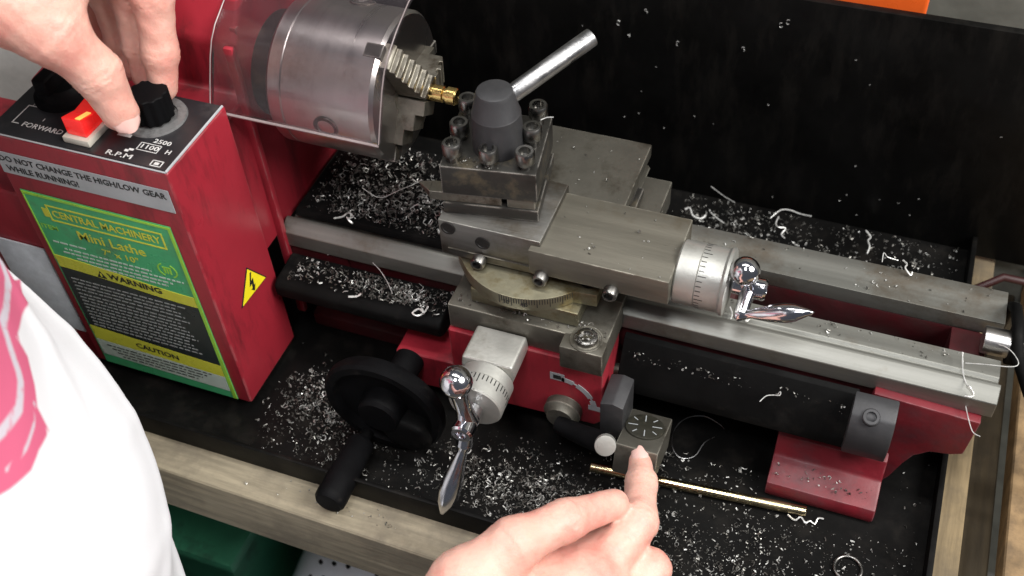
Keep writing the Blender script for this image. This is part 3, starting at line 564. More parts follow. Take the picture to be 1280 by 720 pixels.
# four-way tool post, turned a little on its stud
TC = Vector((137, -21.5, 0)); ta = math.radians(9)
TM = Matrix.Translation(TC) @ Matrix.Rotation(ta, 4, 'Z')
def tmb(): q = MB(); q.T = TM; return q
tp = tmb().box(-25.5, 25.5, -23.5, 23.5, 71, 90).build('tool_post', 'dark_iron', lathe, bevel=0.8)
tmb().box(-13, 13, -12, 12, 64.5, 71.3).build('post_core', 'oily', tp, bevel=0.5)
tmb().box(-25.8, 25.8, -23.8, 23.8, 57.6, 65).build('base_plate', 'dark_iron', tp, bevel=0.8)
for (x, y) in ((-19, -18), (0, -18.5), (19, -18), (19.5, 0), (19, 18), (0, 18.5), (-19, 18), (-19.5, 0)):
    q = TM @ Vector((x, y, 0)); hh = random.uniform(-2, 1.5)
    MB().cyl((q.x, q.y, 84), (q.x, q.y, 96 + hh), 2.9, n=20).build('bolt_shank', 'bolt', tp)
    socket_screw((q.x, q.y, 95.5 + hh), (random.uniform(-.03, .03), random.uniform(-.03, .03), 1), 5.2, 7.5, tp, 'clamp_bolt', 'bolt')
nut = MB().rev((139, -24, 90.1), (139, -24, 200), [(0, 13.6), (15, 13.2), (22, 12.8), (22.6, 12.4), (33.5, 10.0), (35.2, 9.2), (35.8, 7.8)], 56).build('clamp_nut', 'knob_dark', tp, smooth=25)
MB().tube([(145, -17, 119), (174.5, 24, 132)], 4.9, 28).build('clamp_lever', 'lever', tp, bevel=0.4, smooth=40)

# threading dial indicator
td = MB().prism([(214.8, -52), (228, -52), (228, -24), (222, -22), (214.8, -24)], 'y', -86, -64).build('dial_bracket', 'knob_dark', lathe, bevel=0.8)
q = MB(); q.T = Matrix.Translation((238, -77, -46)) @ Matrix.Rotation(math.radians(-18), 4, 'X')
q.box(-10.5, 13.5, -22, 13, -20, 0); q.build('threading_dial', 'oily', td, bevel=1.2)
q = MB(); q.T = Matrix.Translation((238, -77, -46)) @ Matrix.Rotation(math.radians(-18), 4, 'X')
q.rev((1, -2, .05), (1, -2, 10), [(0, 11.2), (1.0, 11.0), (1.4, 10.2)], 48); q.build('dial_face', 'dial_olive', td, smooth=30)
q = MB(); q.T = Matrix.Translation((238, -77, -46)) @ Matrix.Rotation(math.radians(-18), 4, 'X') @ Matrix.Translation((1, -2, 0))
for k in range(8):
    a = math.pi / 4 * k + .18; L0 = 4.0 if k % 2 == 0 else 6.2
    c, s_ = math.cos(a), math.sin(a); pts = [(c * L0 - s_ * .25, s_ * L0 + c * .25), (c * L0 + s_ * .25, s_ * L0 - c * .25), (c * 9.4 + s_ * .25, s_ * 9.4 - c * .25), (c * 9.4 - s_ * .25, s_ * 9.4 + c * .25)]
    q.prism(pts, 'z', 1.42, 1.6)
q.build('dial_marks', 'label_grey', td, smooth=0)
# plain shaft beyond the end of the bed
sh = MB().cyl((400, 2, 0), (470, 2, 0), 7.6, n=40).build('end_shaft', 'chuck', lathe, bevel=0.8, smooth=40)
MB().rev((413, 2, 0), (418, 2, 0), [(0, 7.7), (0, 10.5), (5, 10.5), (5, 7.7)], 40).build('shaft_collar', 'black_matt', sh)

# ------------------------------------------------------------------ work, tools and odds and ends
wp = MB().rev((84, 0, AX), (120, 0, AX), [(0, 4.6), (14.4, 4.6), (15.0, 3.6), (16.4, 3.6), (16.8, 4.8), (21.6, 4.8), (22.4, 4.0), (22.4, .5)], 32)
tag(wp.build('brass_workpiece', 'brass', smooth=30), 'short turned brass workpiece gripped in the chuck jaws', 'workpiece')
q = tmb(); q.box(-33, 6, -22.5, -14, 65.1, 70.9); q.add([(-33.01, -22.4, 65.2), (-33.01, -14.1, 65.2), (-33.01, -14.1, 70.8), (-33.01, -22.4, 70.8), (-41, -15.5, 70.4), (-39, -15, 66)], [(0, 1, 5), (0, 5, 4, 3), (1, 2, 4, 5), (2, 3, 4), (0, 3, 2, 1)])
tag(q.build('lathe_tool', 'jaw', bevel=0.2, seg=1), 'ground steel tool bit clamped in the front slot of the tool post', 'tool bit')
q = tmb(); q.box(9, 24, -22.8, -14, 65.1, 70.8)
tag(q.build('packing_block', 'oily_top', bevel=0.6), 'small square packing block in the tool post slot', 'block')
rod = MB().cyl((211, -90, FLOOR + 3.3), (333.5, -80, FLOOR + 3.3), 2.9, n=24)
tag(rod.build('brass_rod', 'brass_rod', bevel=0.3, seg=1, smooth=40), 'thin pale brass rod lying on the chip tray', 'rod')
rg = MB()
ncir = 40; rgp = []
for k in range(ncir):
    for j in range(8):
        a = 2 * math.pi * k / ncir; t_ = 2 * math.pi * j / 8; r = 7.2 + 1.0 * math.cos(t_); rgp.append((361 + r * math.cos(a), -106 + r * math.sin(a), FLOOR + 1.1 + 1.0 * math.sin(t_)))
rg.add(rgp, [(k * 8 + j, ((k + 1) % ncir) * 8 + j, ((k + 1) % ncir) * 8 + (j + 1) % 8, k * 8 + (j + 1) % 8) for k in range(ncir) for j in range(8)])
tag(rg.build('steel_ring', 'bolt', smooth=60), 'small steel ring lying on the chip tray', 'ring')
# orange box behind the splash, rag, cable, bin, film bag
ob = MB().prism([(150, 0), (150, 190), (153, 194), (330, 194), (334, 190), (334, 0)], 'y', 175, 262)
ob.v = [(x, y, z - 90) for (x, y, z) in ob.v]
ob = ob.build('orange_case', 'orange', bevel=4, seg=3); tag(ob, 'bright orange plastic case behind the black back splash', 'case')
MB().box(180, 300, 190, 246, 104.2, 107).build('case_lid_rib', 'orange', ob, bevel=1)
bk = MB().box(-500, 640, 168.5, 300, -134, -91).build('back_ledge', 'concrete', smooth=0); bk['kind'] = 'structure'
rag = MB(); gx = 22; gy = 16; vv = []
for j in range(gy + 1):
    for i in range(gx + 1):
        x = -430 + 238 * i / gx; y = -36 + 200 * j / gy
        vv.append((x, y, -70 + 150 * math.exp(-((x + 255) / 85) ** 2 - ((y - 40) / 80) ** 2) + 7 * math.sin(x * .09 + y * .05) + 5 * math.sin(y * .13 - x * .04)))
ff = [(j * (gx + 1) + i, j * (gx + 1) + i + 1, (j + 1) * (gx + 1) + i + 1, (j + 1) * (gx + 1) + i) for j in range(gy) for i in range(gx)]
nb = len(vv); vv += [(x, y, -88.9) for (x, y, z) in vv]; ff += [tuple(i + nb for i in f[::-1]) for f in ff]
ed = [i for i in range(gx + 1)] + [j * (gx + 1) + gx for j in range(1, gy + 1)] + [gy * (gx + 1) + i for i in range(gx - 1, -1, -1)] + [j * (gx + 1) for j in range(gy - 1, 0, -1)]
ff += [(ed[k], ed[(k + 1) % len(ed)], ed[(k + 1) % len(ed)] + nb, ed[k] + nb) for k in range(len(ed))]
rag.add(vv, ff)
tag(rag.build('shop_rag', 'cloth', smooth=180), 'crumpled grey white rag beyond the headstock end', 'rag')
cb = MB().tube([(411.5, 60, -88), (413, 46, -40), (414, 36, -6), (413.5, 22, 8), (414.5, 4, 12.6), (417, -10, 5), (428, -16, -14), (465, -16, -62), (500, -6, -91), (560, 20, -94.0)], 3.2, 10)
tag(cb.build('black_cable', 'black_matt', smooth=60), 'black cable looped over the shaft at the bed end', 'cable')
rc = MB().tube([(404, 118, -81.5), (420, 124, -70), (445, 130, -76), (480, 140, -93), (540, 150, -94)], 2.6, 10)
tag(rc.build('red_cable', 'red_lead', smooth=60), 'dark red cable beyond the end of the tray', 'cable')
gb = empty('storage_bin', (-140, -60, SH), 'dark green plastic storage bin under the bench', 'bin')
q = MB(); q.prism([(-232, SH + .5), (-54, SH + .5), (-42, SH + 150), (-244, SH + 150)], 'y', -146, 20)
q.build('body', 'green_bin', gb, bevel=8, seg=3)
q = MB(); q.box(-250, -36, -154, 28, SH + 150.2, SH + 162); q.build('rim', 'green_bin', gb, bevel=3, seg=2)
MB().rev((-92, -146.2, SH + 60), (-92, -160, SH + 60), [(0, 20), (4, 20), (6, 17), (6, 12), (1, 11)], 32).build('handle_boss', 'black_matt', gb)
fb = empty('film_bag', (45, -55, SH), 'silver grey film bag printed with black dots under the plank', 'bag')
vv = []; ff = []; nx_, ny_ = 24, 24
for j in range(ny_ + 1):
    for i in range(nx_ + 1):
        u = i / nx_; v_ = j / ny_; x = -30 + 150 * u; y = -150 + 190 * v_
        bul = (math.sin(math.pi * min(max(u, .02), .98)) ** .35) * (math.sin(math.pi * min(max(v_, .02), .98)) ** .35)
        vv.append((x, y, SH + 30 + 130 * bul + 4 * math.sin(9 * u + 5 * v_) * bul))
ff = [(j * (nx_ + 1) + i, j * (nx_ + 1) + i + 1, (j + 1) * (nx_ + 1) + i + 1, (j + 1) * (nx_ + 1) + i) for j in range(ny_) for i in range(nx_)]
top_n = len(vv); vv += [(x, y, SH + .6) for (x, y, z) in vv]; ff += [tuple(i + top_n for i in f[::-1]) for f in ff]
ed = [i for i in range(nx_ + 1)] + [j * (nx_ + 1) + nx_ for j in range(1, ny_ + 1)] + [ny_ * (nx_ + 1) + i for i in range(nx_ - 1, -1, -1)] + [j * (nx_ + 1) for j in range(ny_ - 1, 0, -1)]
ff += [(ed[k], ed[(k + 1) % len(ed)], ed[(k + 1) % len(ed)] + top_n, ed[k] + top_n) for k in range(len(ed))]
film = obj('film', vv, ff, 'foil', fb, smooth=60)
dots = MB()
def film_z(x, y):
    u = (x + 30) / 150; v_ = (y + 150) / 190
    bul = (math.sin(math.pi * min(max(u, .02), .98)) ** .35) * (math.sin(math.pi * min(max(v_, .02), .98)) ** .35)
    return SH + 30 + 130 * bul + 4 * math.sin(9 * u + 5 * v_) * bul
for (i, j) in ((0, 0), (1, 0), (2, 0), (3, 0), (0, 1), (1, 1), (2, 1), (0, 2), (1, 2), (3, 2), (1, 3), (2, 3), (4, 1), (5, 2), (4, 3)):
    x = 2 + i * 12 + (j % 2) * 6; y = -122 + j * 9; z = film_z(x, y)
    dots.cyl((x, y, z - .6), (x, y, z + .7), 1.9, n=10)
dots.build('printed_dots', 'black_ink', film, smooth=0)

# ------------------------------------------------------------------ swarf
def curl(r, c, rad, turns, pitch, th, n, nrm=(0, 0, 1), start=0.0, jit=0.15):
    nrm = Vv(nrm).normalized(); u = nrm.orthogonal().normalized(); v = nrm.cross(u); pts = []
    for i in range(n + 1):
        a = start + turns * 2 * math.pi * i / n; rr = rad * (1 + r.uniform(-jit, jit))
        pts.append(Vv(c) + u * math.cos(a) * rr + v * math.sin(a) * rr + nrm * (pitch * i / n))
    return pts
R_ = random.Random(11)
def scatter(mb, count, fx, size=(0.5, 1.7), wall=False, spread=1.0):
    cl = []; pr_ = [q for q in (fx(R_) for _ in range(60)) if q]
    lim_ = (min(q[0] for q in pr_), max(q[0] for q in pr_), min(q[1] for q in pr_), max(q[1] for q in pr_)) if pr_ else None
    for _ in range(count):
        p = fx(R_)
        if p is None: continue
        if R_.random() < .42 and len(cl) > 5:
            c = R_.choice(cl); p2 = (c[0] + R_.gauss(0, 2.6), c[1] + R_.gauss(0, 2.0), p[2] + abs(R_.gauss(0, .8)))
            p = p2 if not lim_ or (lim_[0] < p2[0] < lim_[1] and lim_[2] < p2[1] < lim_[3]) else p
        elif R_.random() < .3: cl.append(p)
        s = size[0] * .45 + (size[1] * 1.8 - size[0] * .45) * R_.random() ** 2.6
        k = R_.random(); th = min(s * .4, R_.uniform(.14, .36))
        if k < .50:
            nrm = (R_.uniform(-1, 1), R_.uniform(-1, 1), R_.uniform(.1, 1)); pts = curl(R_, (p[0], p[1], p[2] + s * .55), s * .62, R_.uniform(.35, 1.3), R_.uniform(0, s), th, 5, nrm, R_.uniform(0, 6))
            mb.tube(pts, th, 3)
        elif k < .85:
            a = R_.uniform(0, 6.28); d = Vector((math.cos(a), math.sin(a), R_.uniform(-.1, .4))) * s; q = Vv(p) + Vector((0, 0, th + .1))
            mb.tube([q - d * .6, q + Vector((R_.uniform(-.3, .3) * s, R_.uniform(-.3, .3) * s, R_.uniform(0, .5) * s)), q + d * .6], th * 1.2, 3)
        else:
            q = Vv(p) + Vector((0, 0, .3)); pts = [q]
            for i in range(4): q = q + Vector((R_.uniform(-1, 1), R_.uniform(-1, 1), R_.uniform(-.25, .5))) * s * .55; q.z = max(q.z, p[2] + .2); pts.append(q)
            mb.tube(pts, [th * 1.8, th * 1.4, th * 1.8, th, th], 3)
def rect(x0, x1, y0, y1, z, k=1.0):
    return lambda r: (r.uniform(x0, x1), y0 + (y1 - y0) * r.random() ** k, z + .05)
def blob(cx, cy, sx, sy, z, lim=None):
    def g(r):
        x, y = r.gauss(cx, sx), r.gauss(cy, sy)
        if lim and not (lim[0] < x < lim[1] and lim[2] < y < lim[3]): return None
        return (x, y, z + .05)
    return g
TL = (4, 397, -144, 156)
bright = MB(); dull = MB()
for (mb, f) in ((bright, .8), (dull, 2.2)):
    S_ = lambda n_, fx, size=(0.5, 1.7): scatter(mb, int(n_ * f), fx, size)
    S_(230, blob(38, -100, 16, 14, FLOOR, TL)); S_(70, blob(60, -122, 20, 12, FLOOR, TL))
    S_(330, blob(165, -118, 26, 11, FLOOR, TL)); S_(150, blob(205, -110, 24, 12, FLOOR, TL), (.5, 1.5)); S_(130, blob(200, -126, 20, 9, FLOOR, TL))
    S_(120, rect(225, 395, -142, -90, FLOOR), (.4, 1.2)); S_(70, blob(290, -120, 28, 13, FLOOR, TL), (.4, 1.4)); S_(60, blob(330, -130, 30, 8, FLOOR, TL))
    S_(700, rect(8, 395, -143, -80, FLOOR), (.15, .42)); S_(350, rect(205, 395, 46, 156, FLOOR), (.15, .42)); S_(200, rect(4, 117, -24, 46, 6.0), (.15, .45)); S_(150, rect(230, 395, -140, -84, FLOOR), (.3, 1.1))
    S_(50, rect(240, 306, -85, -62, FLOOR), (.4, 1.4)); S_(24, rect(375, 396, -90, 120, FLOOR), (.4, 1.0))
    S_(520, rect(205, 396, 48, 156, FLOOR), (.4, 1.5)); S_(120, blob(235, 100, 22, 30, FLOOR, TL), (.6, 2.0))
    S_(330, rect(6, 116, -23, 46, 6.0), (.5, 1.8)); S_(220, rect(20, 116, -20, 40, 6.0), (.7, 2.2)); S_(120, blob(85, 0, 18, 14, 6.0, (6, 117, -23, 46)), (.6, 2.4)); S_(40, blob(40, -8, 12, 8, 6.0, (6, 117, -23, 46)), (.6, 2.4))
    S_(170, rect(12, 112, -63, -44, -14.5), (.5, 1.6)); S_(80, blob(82, -55, 16, 5, -14.8, (12, 112, -63, -44)), (.7, 2.3))
    S_(26, rect(240, 405, -22, -11, 0), (.3, .9)); S_(22, rect(220, 405, 17, 40, 0), (.3, .9)); S_(14, rect(150, 240, -57, -14, 54), (.3, .9))
    S_(26, rect(125, 213, -70, -62, 10.6), (.4, 1.2)); S_(12, rect(136, 196, 8, 66, 29), (.3, .8)); S_(20, rect(112, 125, -40, 0, 29), (.5, 1.5))
    S_(22, rect(312, 366, -70, -57, -71.5), (.4, 1.2)); S_(30, rect(220, 340, -55, -47, -20), (.3, .9)); S_(12, rect(20, 120, -163, -152, -89), (.4, 1.2))
    S_(16, blob(203, -73, 4, 4, 13.8), (.6, 1.4)); S_(14, rect(122, 146, -44, -38, 90), (.4, 1))
def wallpt(r): return (r.uniform(110, 395), 157.9, r.uniform(-80, 60))
for _ in range(26):
    x, y, z = wallpt(R_); s = R_.uniform(.4, .9); a = R_.uniform(0, 6)
    bright.tube([(x + s * math.cos(a + t) * .8, y - .25, z + s * math.sin(a + t) * .8) for t in (0, .9, 1.8, 2.8)], .22, 3)
for (x, z) in ((150, 48), (157, 40), (168, 60), (190, 40), (232, 44), (190, 75), (253, 66), (257, 69)):
    for k in range(2):
        a = R_.uniform(0, 6); s = .95; bright.tube([(x + s * math.cos(a + t), 157.5, z + s * math.sin(a + t) + k * 1.5) for t in (0, .8, 1.6, 2.6)], .32, 3)
tag(bright.build('swarf', 'chip', smooth=0, origin=(200, 0, FLOOR)), 'bright fine metal chips strewn over tray and lathe', 'swarf', kind='stuff')
tag(dull.build('swarf', 'chip_dark', smooth=0, origin=(200, 0, FLOOR)), 'dull fine metal chips strewn over tray and lathe', 'swarf', kind='stuff')
def shaving(pts, r, label, mname='shaving', sm=4):
    P_ = [Vv(p) for p in pts]; out = []
    for i in range(len(P_) - 1):                       # Catmull-Rom
        p0, p1, p2, p3 = P_[max(i - 1, 0)], P_[i], P_[i + 1], P_[min(i + 2, len(P_) - 1)]
        for k in range(sm):
            t = k / sm; out.append(.5 * ((2 * p1) + (p2 - p0) * t + (2 * p0 - 5 * p1 + 4 * p2 - p3) * t * t + (3 * p1 - p0 - 3 * p2 + p3) * t ** 3))
    out.append(P_[-1])
    return tag(MB().tube(out, [r * (.55 + .35 * abs(math.sin(i * 1.7 + r * 9))) for i in range(len(out))], 5).build('metal_shaving', mname, smooth=60), label, 'shaving', 'long curled shavings')
def onz(px, py, z):
    d = ROT.T @ np.array([(px - 640) / FPX, (py - 360) / FPX, 1.0]); t = (z - CAM[2]) / d[2]; return CAM + t * d
def pix(pts, z, rz=.5): return [tuple(onz(x, y, z) + np.array([0, 0, R_.uniform(0.2, 1.2) * rz])) for (x, y) in pts]
shaving(pix([(1201, 446), (1202, 470), (1207, 485), (1209, 490), (1216, 495), (1212, 502), (1204, 500)], 3, 4), .5, 'kinked bright shaving hanging over the front bed way near its end')
shaving(pix([(1206, 455), (1230, 458), (1262, 462), (1272, 457), (1266, 445), (1256, 437), (1248, 432)], 9, 2), .30, 'long wiry shaving reaching from the bed way to the end shaft')
shaving(pix([(1204, 500), (1208, 518), (1215, 540), (1224, 548)], -8, 2), .32, 'straight wiry shaving trailing down from the bed end')
shaving(pix([(984, 646), (993, 652), (1000, 649), (1006, 656), (1012, 653), (1018, 656), (1022, 650), (1029, 651)], FLOOR, 2), .6, 'zigzag bright shaving beside the brass rod end')
shaving(pix([(1128, 327), (1133, 333), (1130, 340), (1137, 347), (1139, 344)], 0, 3), .65, 'short kinked bright shaving on the rear bed way')
shaving(pix([(1102, 330), (1104, 319), (1109, 325), (1122, 328)], 0, 2), .4, 'v shaped shaving at the rear bed way edge')
shaving(pix([(1081, 293), (1088, 298), (1083, 308), (1085, 316), (1082, 324)], FLOOR + 4, 5), .7, 'upright kinked shaving on the tray behind the bed')
shaving(pix([(962, 278), (974, 271), (986, 269), (1000, 272), (1013, 277)], FLOOR + 4, 6), .55, 'wide bow shaped shaving on the tray behind the bed')
shaving(pix([(973, 273), (969, 284), (972, 290), (981, 291), (976, 297), (980, 302)], FLOOR + 2, 4), .6, 'hooked shaving under the bow shaped one')
shaving(pix([(888, 240), (905, 250), (918, 258)], FLOOR + 10, 5), .3, 'thin straight shaving leaning behind the bed')
shaving(pix([(856, 264), (862, 264), (866, 272), (876, 276), (882, 273)], FLOOR + 12, 3), .8, 'bright lumpy shaving behind the compound dial')
shaving(pix([(888, 270), (896, 275), (905, 280)], FLOOR + 4, 3), .5, 'short straight bright shaving behind the bed')
shaving(pix([(893, 548), (880, 556), (868, 572), (850, 574), (840, 560), (843, 540), (858, 526), (880, 523), (898, 532), (905, 540)][::-1], FLOOR, 3), .34, 'large thin ring shaped shaving on the tray by the threading dial', 'lever')
shaving(pix([(949, 505), (957, 498), (966, 496), (974, 497), (975, 492), (972, 494)], -20, 2), .38, 'bow shaving on the black lead screw cover')
shaving(pix([(1060, 541), (1064, 545), (1072, 548)], -30, 2), .6, 'bright shaving stuck to the bearing block')
shaving(pix([(410, 320), (425, 315), (447, 318), (462, 330), (475, 342), (485, 356), (491, 370)], -12, 5), .26, 'long thin shaving arched over the black way guard')
shaving(pix([(455, 245), (475, 250), (500, 248), (520, 240), (528, 232)], 7, 6), .28, 'long thin shaving among chips beside the chuck')
shaving(pix([(418, 277), (428, 272), (436, 268), (442, 273), (436, 279), (441, 281), (434, 275)], 7, 3), .7, 'pale clumped shaving on the bed cover')
shaving(pix([(536, 386), (530, 392), (522, 397), (516, 394), (524, 390), (531, 396), (527, 388)], -12, 3), .7, 'pale clumped shaving at the end of the way guard')
shaving(pix([(436, 374), (446, 372), (452, 370)], -12, 2), .8, 'short flat shaving on the black way guard')
shaving(pix([(912, 387), (915, 394), (913, 401)], 1, 2), .6, 'small bright shaving under the compound crank ball')
shaving(pix([(930, 400), (934, 396), (932, 405), (936, 402)], 1, 2), .7, 'small bright nub on the front bed way groove')
shaving([(150, -64, 110), (158, -66, 110.3), (163, -62, 110)] if False else pix([(676, 151), (684, 150), (692, 150)], 96, 2), .45, 'short bright shaving beside the tool post bolts')

# ------------------------------------------------------------------ person: implicit surfaces
def rcone(P, a, b, r1, r2):
    a = np.asarray(a, float); b = np.asarray(b, float); ba = b - a; l2 = ba @ ba; rr = r1 - r2; a2 = l2 - rr * rr; il2 = 1 / l2
    pa = P - a; y = pa @ ba; z = y - l2; d = pa * l2 - y[..., None] * ba; x2 = (d * d).sum(-1); y2 = y * y * l2; z2 = z * z * l2
    k = np.sign(rr) * rr * rr * x2
    r = (np.sqrt(x2 * a2 * il2) + y * rr) * il2 - r1
    c1 = np.sign(z) * a2 * z2 > k; r = np.where(c1, np.sqrt(x2 + z2) * il2 - r2, r)
    c2 = (np.sign(y) * a2 * y2 < k) & ~c1; return np.where(c2, np.sqrt(x2 + y2) * il2 - r1, r)
def smin(a, b, k):
    h = np.maximum(k - np.abs(a - b), 0) / k; return np.minimum(a, b) - h * h * k * .25
def nets(F, org, h):
    s = F < 0; n = np.array(F.shape); c = n - 1
    acc = np.zeros((*c, 3), np.float32); cnt = np.zeros(c, np.float32)
    corners = [(i, j, k) for i in (0, 1) for j in (0, 1) for k in (0, 1)]
    sl = lambda o: F[o[0]:o[0] + c[0], o[1]:o[1] + c[1], o[2]:o[2] + c[2]]
    for o in corners:
        for ax in range(3):
            if o[ax]: continue
            o2 = list(o); o2[ax] = 1; A = sl(o); B = sl(o2); m = (A < 0) != (B < 0)
            t = np.where(m, A / np.where(m, A - B, 1), 0)
            for d in range(3): acc[..., d] += np.where(m, o[d] + (t if d == ax else 0), 0)
            cnt += m
    act = cnt > 0; idx = -np.ones(c, np.int64); idx[act] = np.arange(act.sum())
    ijk = np.argwhere(act); V = (ijk + acc[act] / cnt[act][:, None]) * h + org
    faces = []
    for ax in range(3):
        lo = [slice(1, -1)] * 3; hi = [slice(1, -1)] * 3; lo[ax] = slice(0, -1); hi[ax] = slice(1, None)
        a = s[tuple(lo)]; b_ = s[tuple(hi)]; e = np.argwhere(a != b_)
        if not len(e): continue
        base = e + 1; base[:, ax] -= 1; d1, d2 = [(1, 2), (2, 0), (0, 1)][ax]
        def cell(p, q):
            cc = base.copy(); cc[:, d1] -= p; cc[:, d2] -= q; return idx[cc[:, 0], cc[:, 1], cc[:, 2]]
        Q = np.stack([cell(1, 1), cell(0, 1), cell(0, 0), cell(1, 0)], 1); flip = ~a[tuple(e.T)]; Q[flip] = Q[flip][:, ::-1]; faces.append(Q)
    return V, np.concatenate(faces)
def grid(lo, hi, h):
    n = np.ceil((np.array(hi) - lo) / h).astype(int) + 1
    g = np.stack(np.meshgrid(*[lo[i] + h * np.arange(n[i]) for i in range(3)], indexing='ij'), -1).astype(np.float32); return g
def field(P, groups, kk):
    out = None
    for (chain, k_in, k_out) in groups:
        g = None
        for (a, b_, r1, r2) in chain:
            d = rcone(P, a, b_, r1, r2); g = d if g is None else smin(g, d, k_in)
        out = g if out is None else smin(out, g, k_out)
    return out
def blocks(groups, h, pad=6, chunk=None):
    pts = np.array([p for (ch_, _, _) in groups for (a, b_, r1, r2) in ch_ for p in (np.array(a) - max(r1, r2), np.array(a) + max(r1, r2), np.array(b_) - max(r1, r2), np.array(b_) + max(r1, r2))])
    return pts.min(0) - pad, pts.max(0) + pad
def solid(groups, h, extra=None):
    lo, hi = blocks(groups, h); P = grid(lo, hi, h)
    F = np.empty(P.shape[:3], np.float32)
    for i in range(0, P.shape[0], 24): F[i:i + 24] = field(P[i:i + 24], groups, 0)
    if extra is not None: F = extra(P, F)
    return nets(F, lo, h)
def chain(pts, radii): return [(pts[i], pts[i + 1], radii[i], radii[i + 1]) for i in range(len(pts) - 1)]

# left hand on the speed knob
lw = D(-95, -95, 505); lc = D(5, -8, 512)
th = [lc, D(70, 44, 522), D(122, 92, 541), D(150, 141, 556)]
ix = [D(128, -85, 530), D(190, -6, 550), D(200, 66, 567), D(204, 110, 578)]
md = [D(112, -95, 536), D(162, -8, 560), D(176, 55, 578), D(183, 96, 588)]
rn = [D(78, -92, 548), D(134, -8, 570), D(152, 48, 588), D(162, 84, 596)]
lt = [D(44, -80, 560), D(104, 0, 584), D(126, 46, 600), D(138, 76, 606)]
LH = [([(lw, lc, 27, 17), (lw, ix[0], 25, 15), (lw, md[0], 25, 14), (lw, rn[0], 24, 13), (lw, lt[0], 22, 12.5), (ix[0], lt[0], 13, 12), (lc, ix[0], 15, 13), (D(40, 12, 520), D(100, -60, 535), 13, 13)], 16, 8),
      (chain(th, [17, 14.2, 11.4, 9.4]), 5, 14), (chain(ix, [13, 10.2, 8.9, 7.4]), 4, 7), (chain(md, [13, 10.2, 9.0, 7.4]), 4, 3), (chain(rn, [12.5, 9.6, 8.5, 7.2]), 4, 3), (chain(lt, [11.5, 8.6, 7.5, 6.4]), 4, 3)]
lel = np.array([-395., -190., 240.]); lsh = np.array([-285., -300., 330.])
# right hand pointing at the threading dial
rw = D(560, 830, 520)
ri = [D(734, 730, 548), D(797, 652, 566), D(802, 604, 590), D(800, 577, 604)]
rt = [D(580, 732, 524), D(643, 680, 528), D(708, 650, 540), D(767, 630, 560)]
rm = [D(770, 760, 556), D(812, 712, 566), D(792, 752, 592), D(752, 762, 590)]
rr_ = [D(772, 800, 560), D(806, 766, 574), D(780, 796, 596), D(744, 800, 590)]
rl = [D(764, 840, 562), D(790, 815, 576), D(765, 836, 594), D(735, 836, 588)]
RH = [([(rw, ri[0], 25, 14), (rw, rm[0], 25, 14), (rw, rr_[0], 24, 13), (rw, rl[0], 23, 12), (ri[0], rl[0], 13.5, 11.5), (rw, rt[0], 25, 17), (D(640, 748, 545), D(730, 742, 550), 17, 14)], 16, 8),
      (chain(rt, [16, 12.2, 9.6, 7.8]), 5, 6), (chain(ri, [13.5, 10.0, 7.8, 6.1]), 4, 2), ([(D(655, 722, 548), D(715, 708, 556), 14, 11), (D(715, 708, 556), D(768, 668, 569), 11, 7.5)], 4, 5), (chain(rm, [12.5, 10.4, 9, 8]), 4, 5), (chain(rr_, [12, 9.8, 8.6, 7.5]), 4, 3), (chain(rl, [11, 8.6, 7.6, 6.6]), 4, 3)]
rel = np.array([125., -470., 130.]); rsh = np.array([40., -330., 335.])
person = empty('person', (-120, -300, -880), 'person in white t-shirt with pink print, turning the speed knob and pointing', 'person')
def creases(joints):
    def ex(P, Fd):
        m0 = np.abs(Fd) < 4.0; Q = P[m0]; add = np.zeros(len(Q), np.float32)
        for (j, a, b_, R, offs, dep) in joints:
            j = np.asarray(j, float); ax = np.asarray(b_, float) - a; ax = ax / np.linalg.norm(ax); d = Q - j; s = d @ ax; w = np.exp(-((d * d).sum(-1) / (R * 1.7) ** 2) ** 2)
            for o_ in offs: add += (dep * w * np.exp(-((s - o_ + .5 * np.sin(d[:, 0] * .6 + d[:, 1] * .5)) / .75) ** 2)).astype(np.float32)
            add -= (.5 * w * np.exp(-(s / 5.0) ** 2)).astype(np.float32)
        add += (.22 * np.sin(Q[:, 0] * .5 + 2 * np.sin(Q[:, 1] * .21)) * np.sin(Q[:, 2] * .43 + Q[:, 1] * .3)).astype(np.float32)
        Fd[m0] += add; return Fd
    return ex
JL = [(th[2], th[1], th[3], 11.4, (-3.0, 0, 2.8), .75), (ix[2], ix[1], ix[3], 9, (-1.8, 1.4), .6), (ix[1], ix[0], ix[2], 10, (-2.6, 0, 2.6), .7), (md[2], md[1], md[3], 9, (-1.8, 1.4), .6), (th[1], th[0], th[2], 14, (-3, 2.5), .5)]
JR = [(ri[2], ri[1], ri[3], 8.4, (-1.6, 1.4), .6), (ri[1], ri[0], ri[2], 10.4, (-3, 0, 2.8), .8), (rt[2], rt[1], rt[3], 10.6, (-2.8, 0, 2.6), .75), (rt[1], rt[0], rt[2], 13, (-3, 2.5), .5), (rm[1], rm[0], rm[2], 10.4, (-2.5, 0, 2.5), .7), (ri[0], rw, ri[1], 13, (-3, 3), .5)]
Vl, Fl = solid(LH, 1.25, creases(JL)); Vr, Fr = solid(RH, 1.25, creases(JR))
neck = np.array([-125., -300., 390.])
UP = [([(lel, lsh, 44, 52), (rel, rsh, 44, 52), (lsh, neck, 55, 50), (rsh, neck, 55, 50), (neck, np.array([-125., -285., 450.]), 52, 50),
        (neck, np.array([-120., -310., -60.]), 95, 100)], 30, 10), ([(lw, lel, 26, 42)], 4, 16), ([(rw, rel, 26, 42)], 4, 16)]
Vu, Fu = solid(UP, 7.0)
V = np.concatenate([Vl, Vr, Vu]); F = np.concatenate([Fl, Fr + len(Vl), Fu + len(Vl) + len(Vr)])
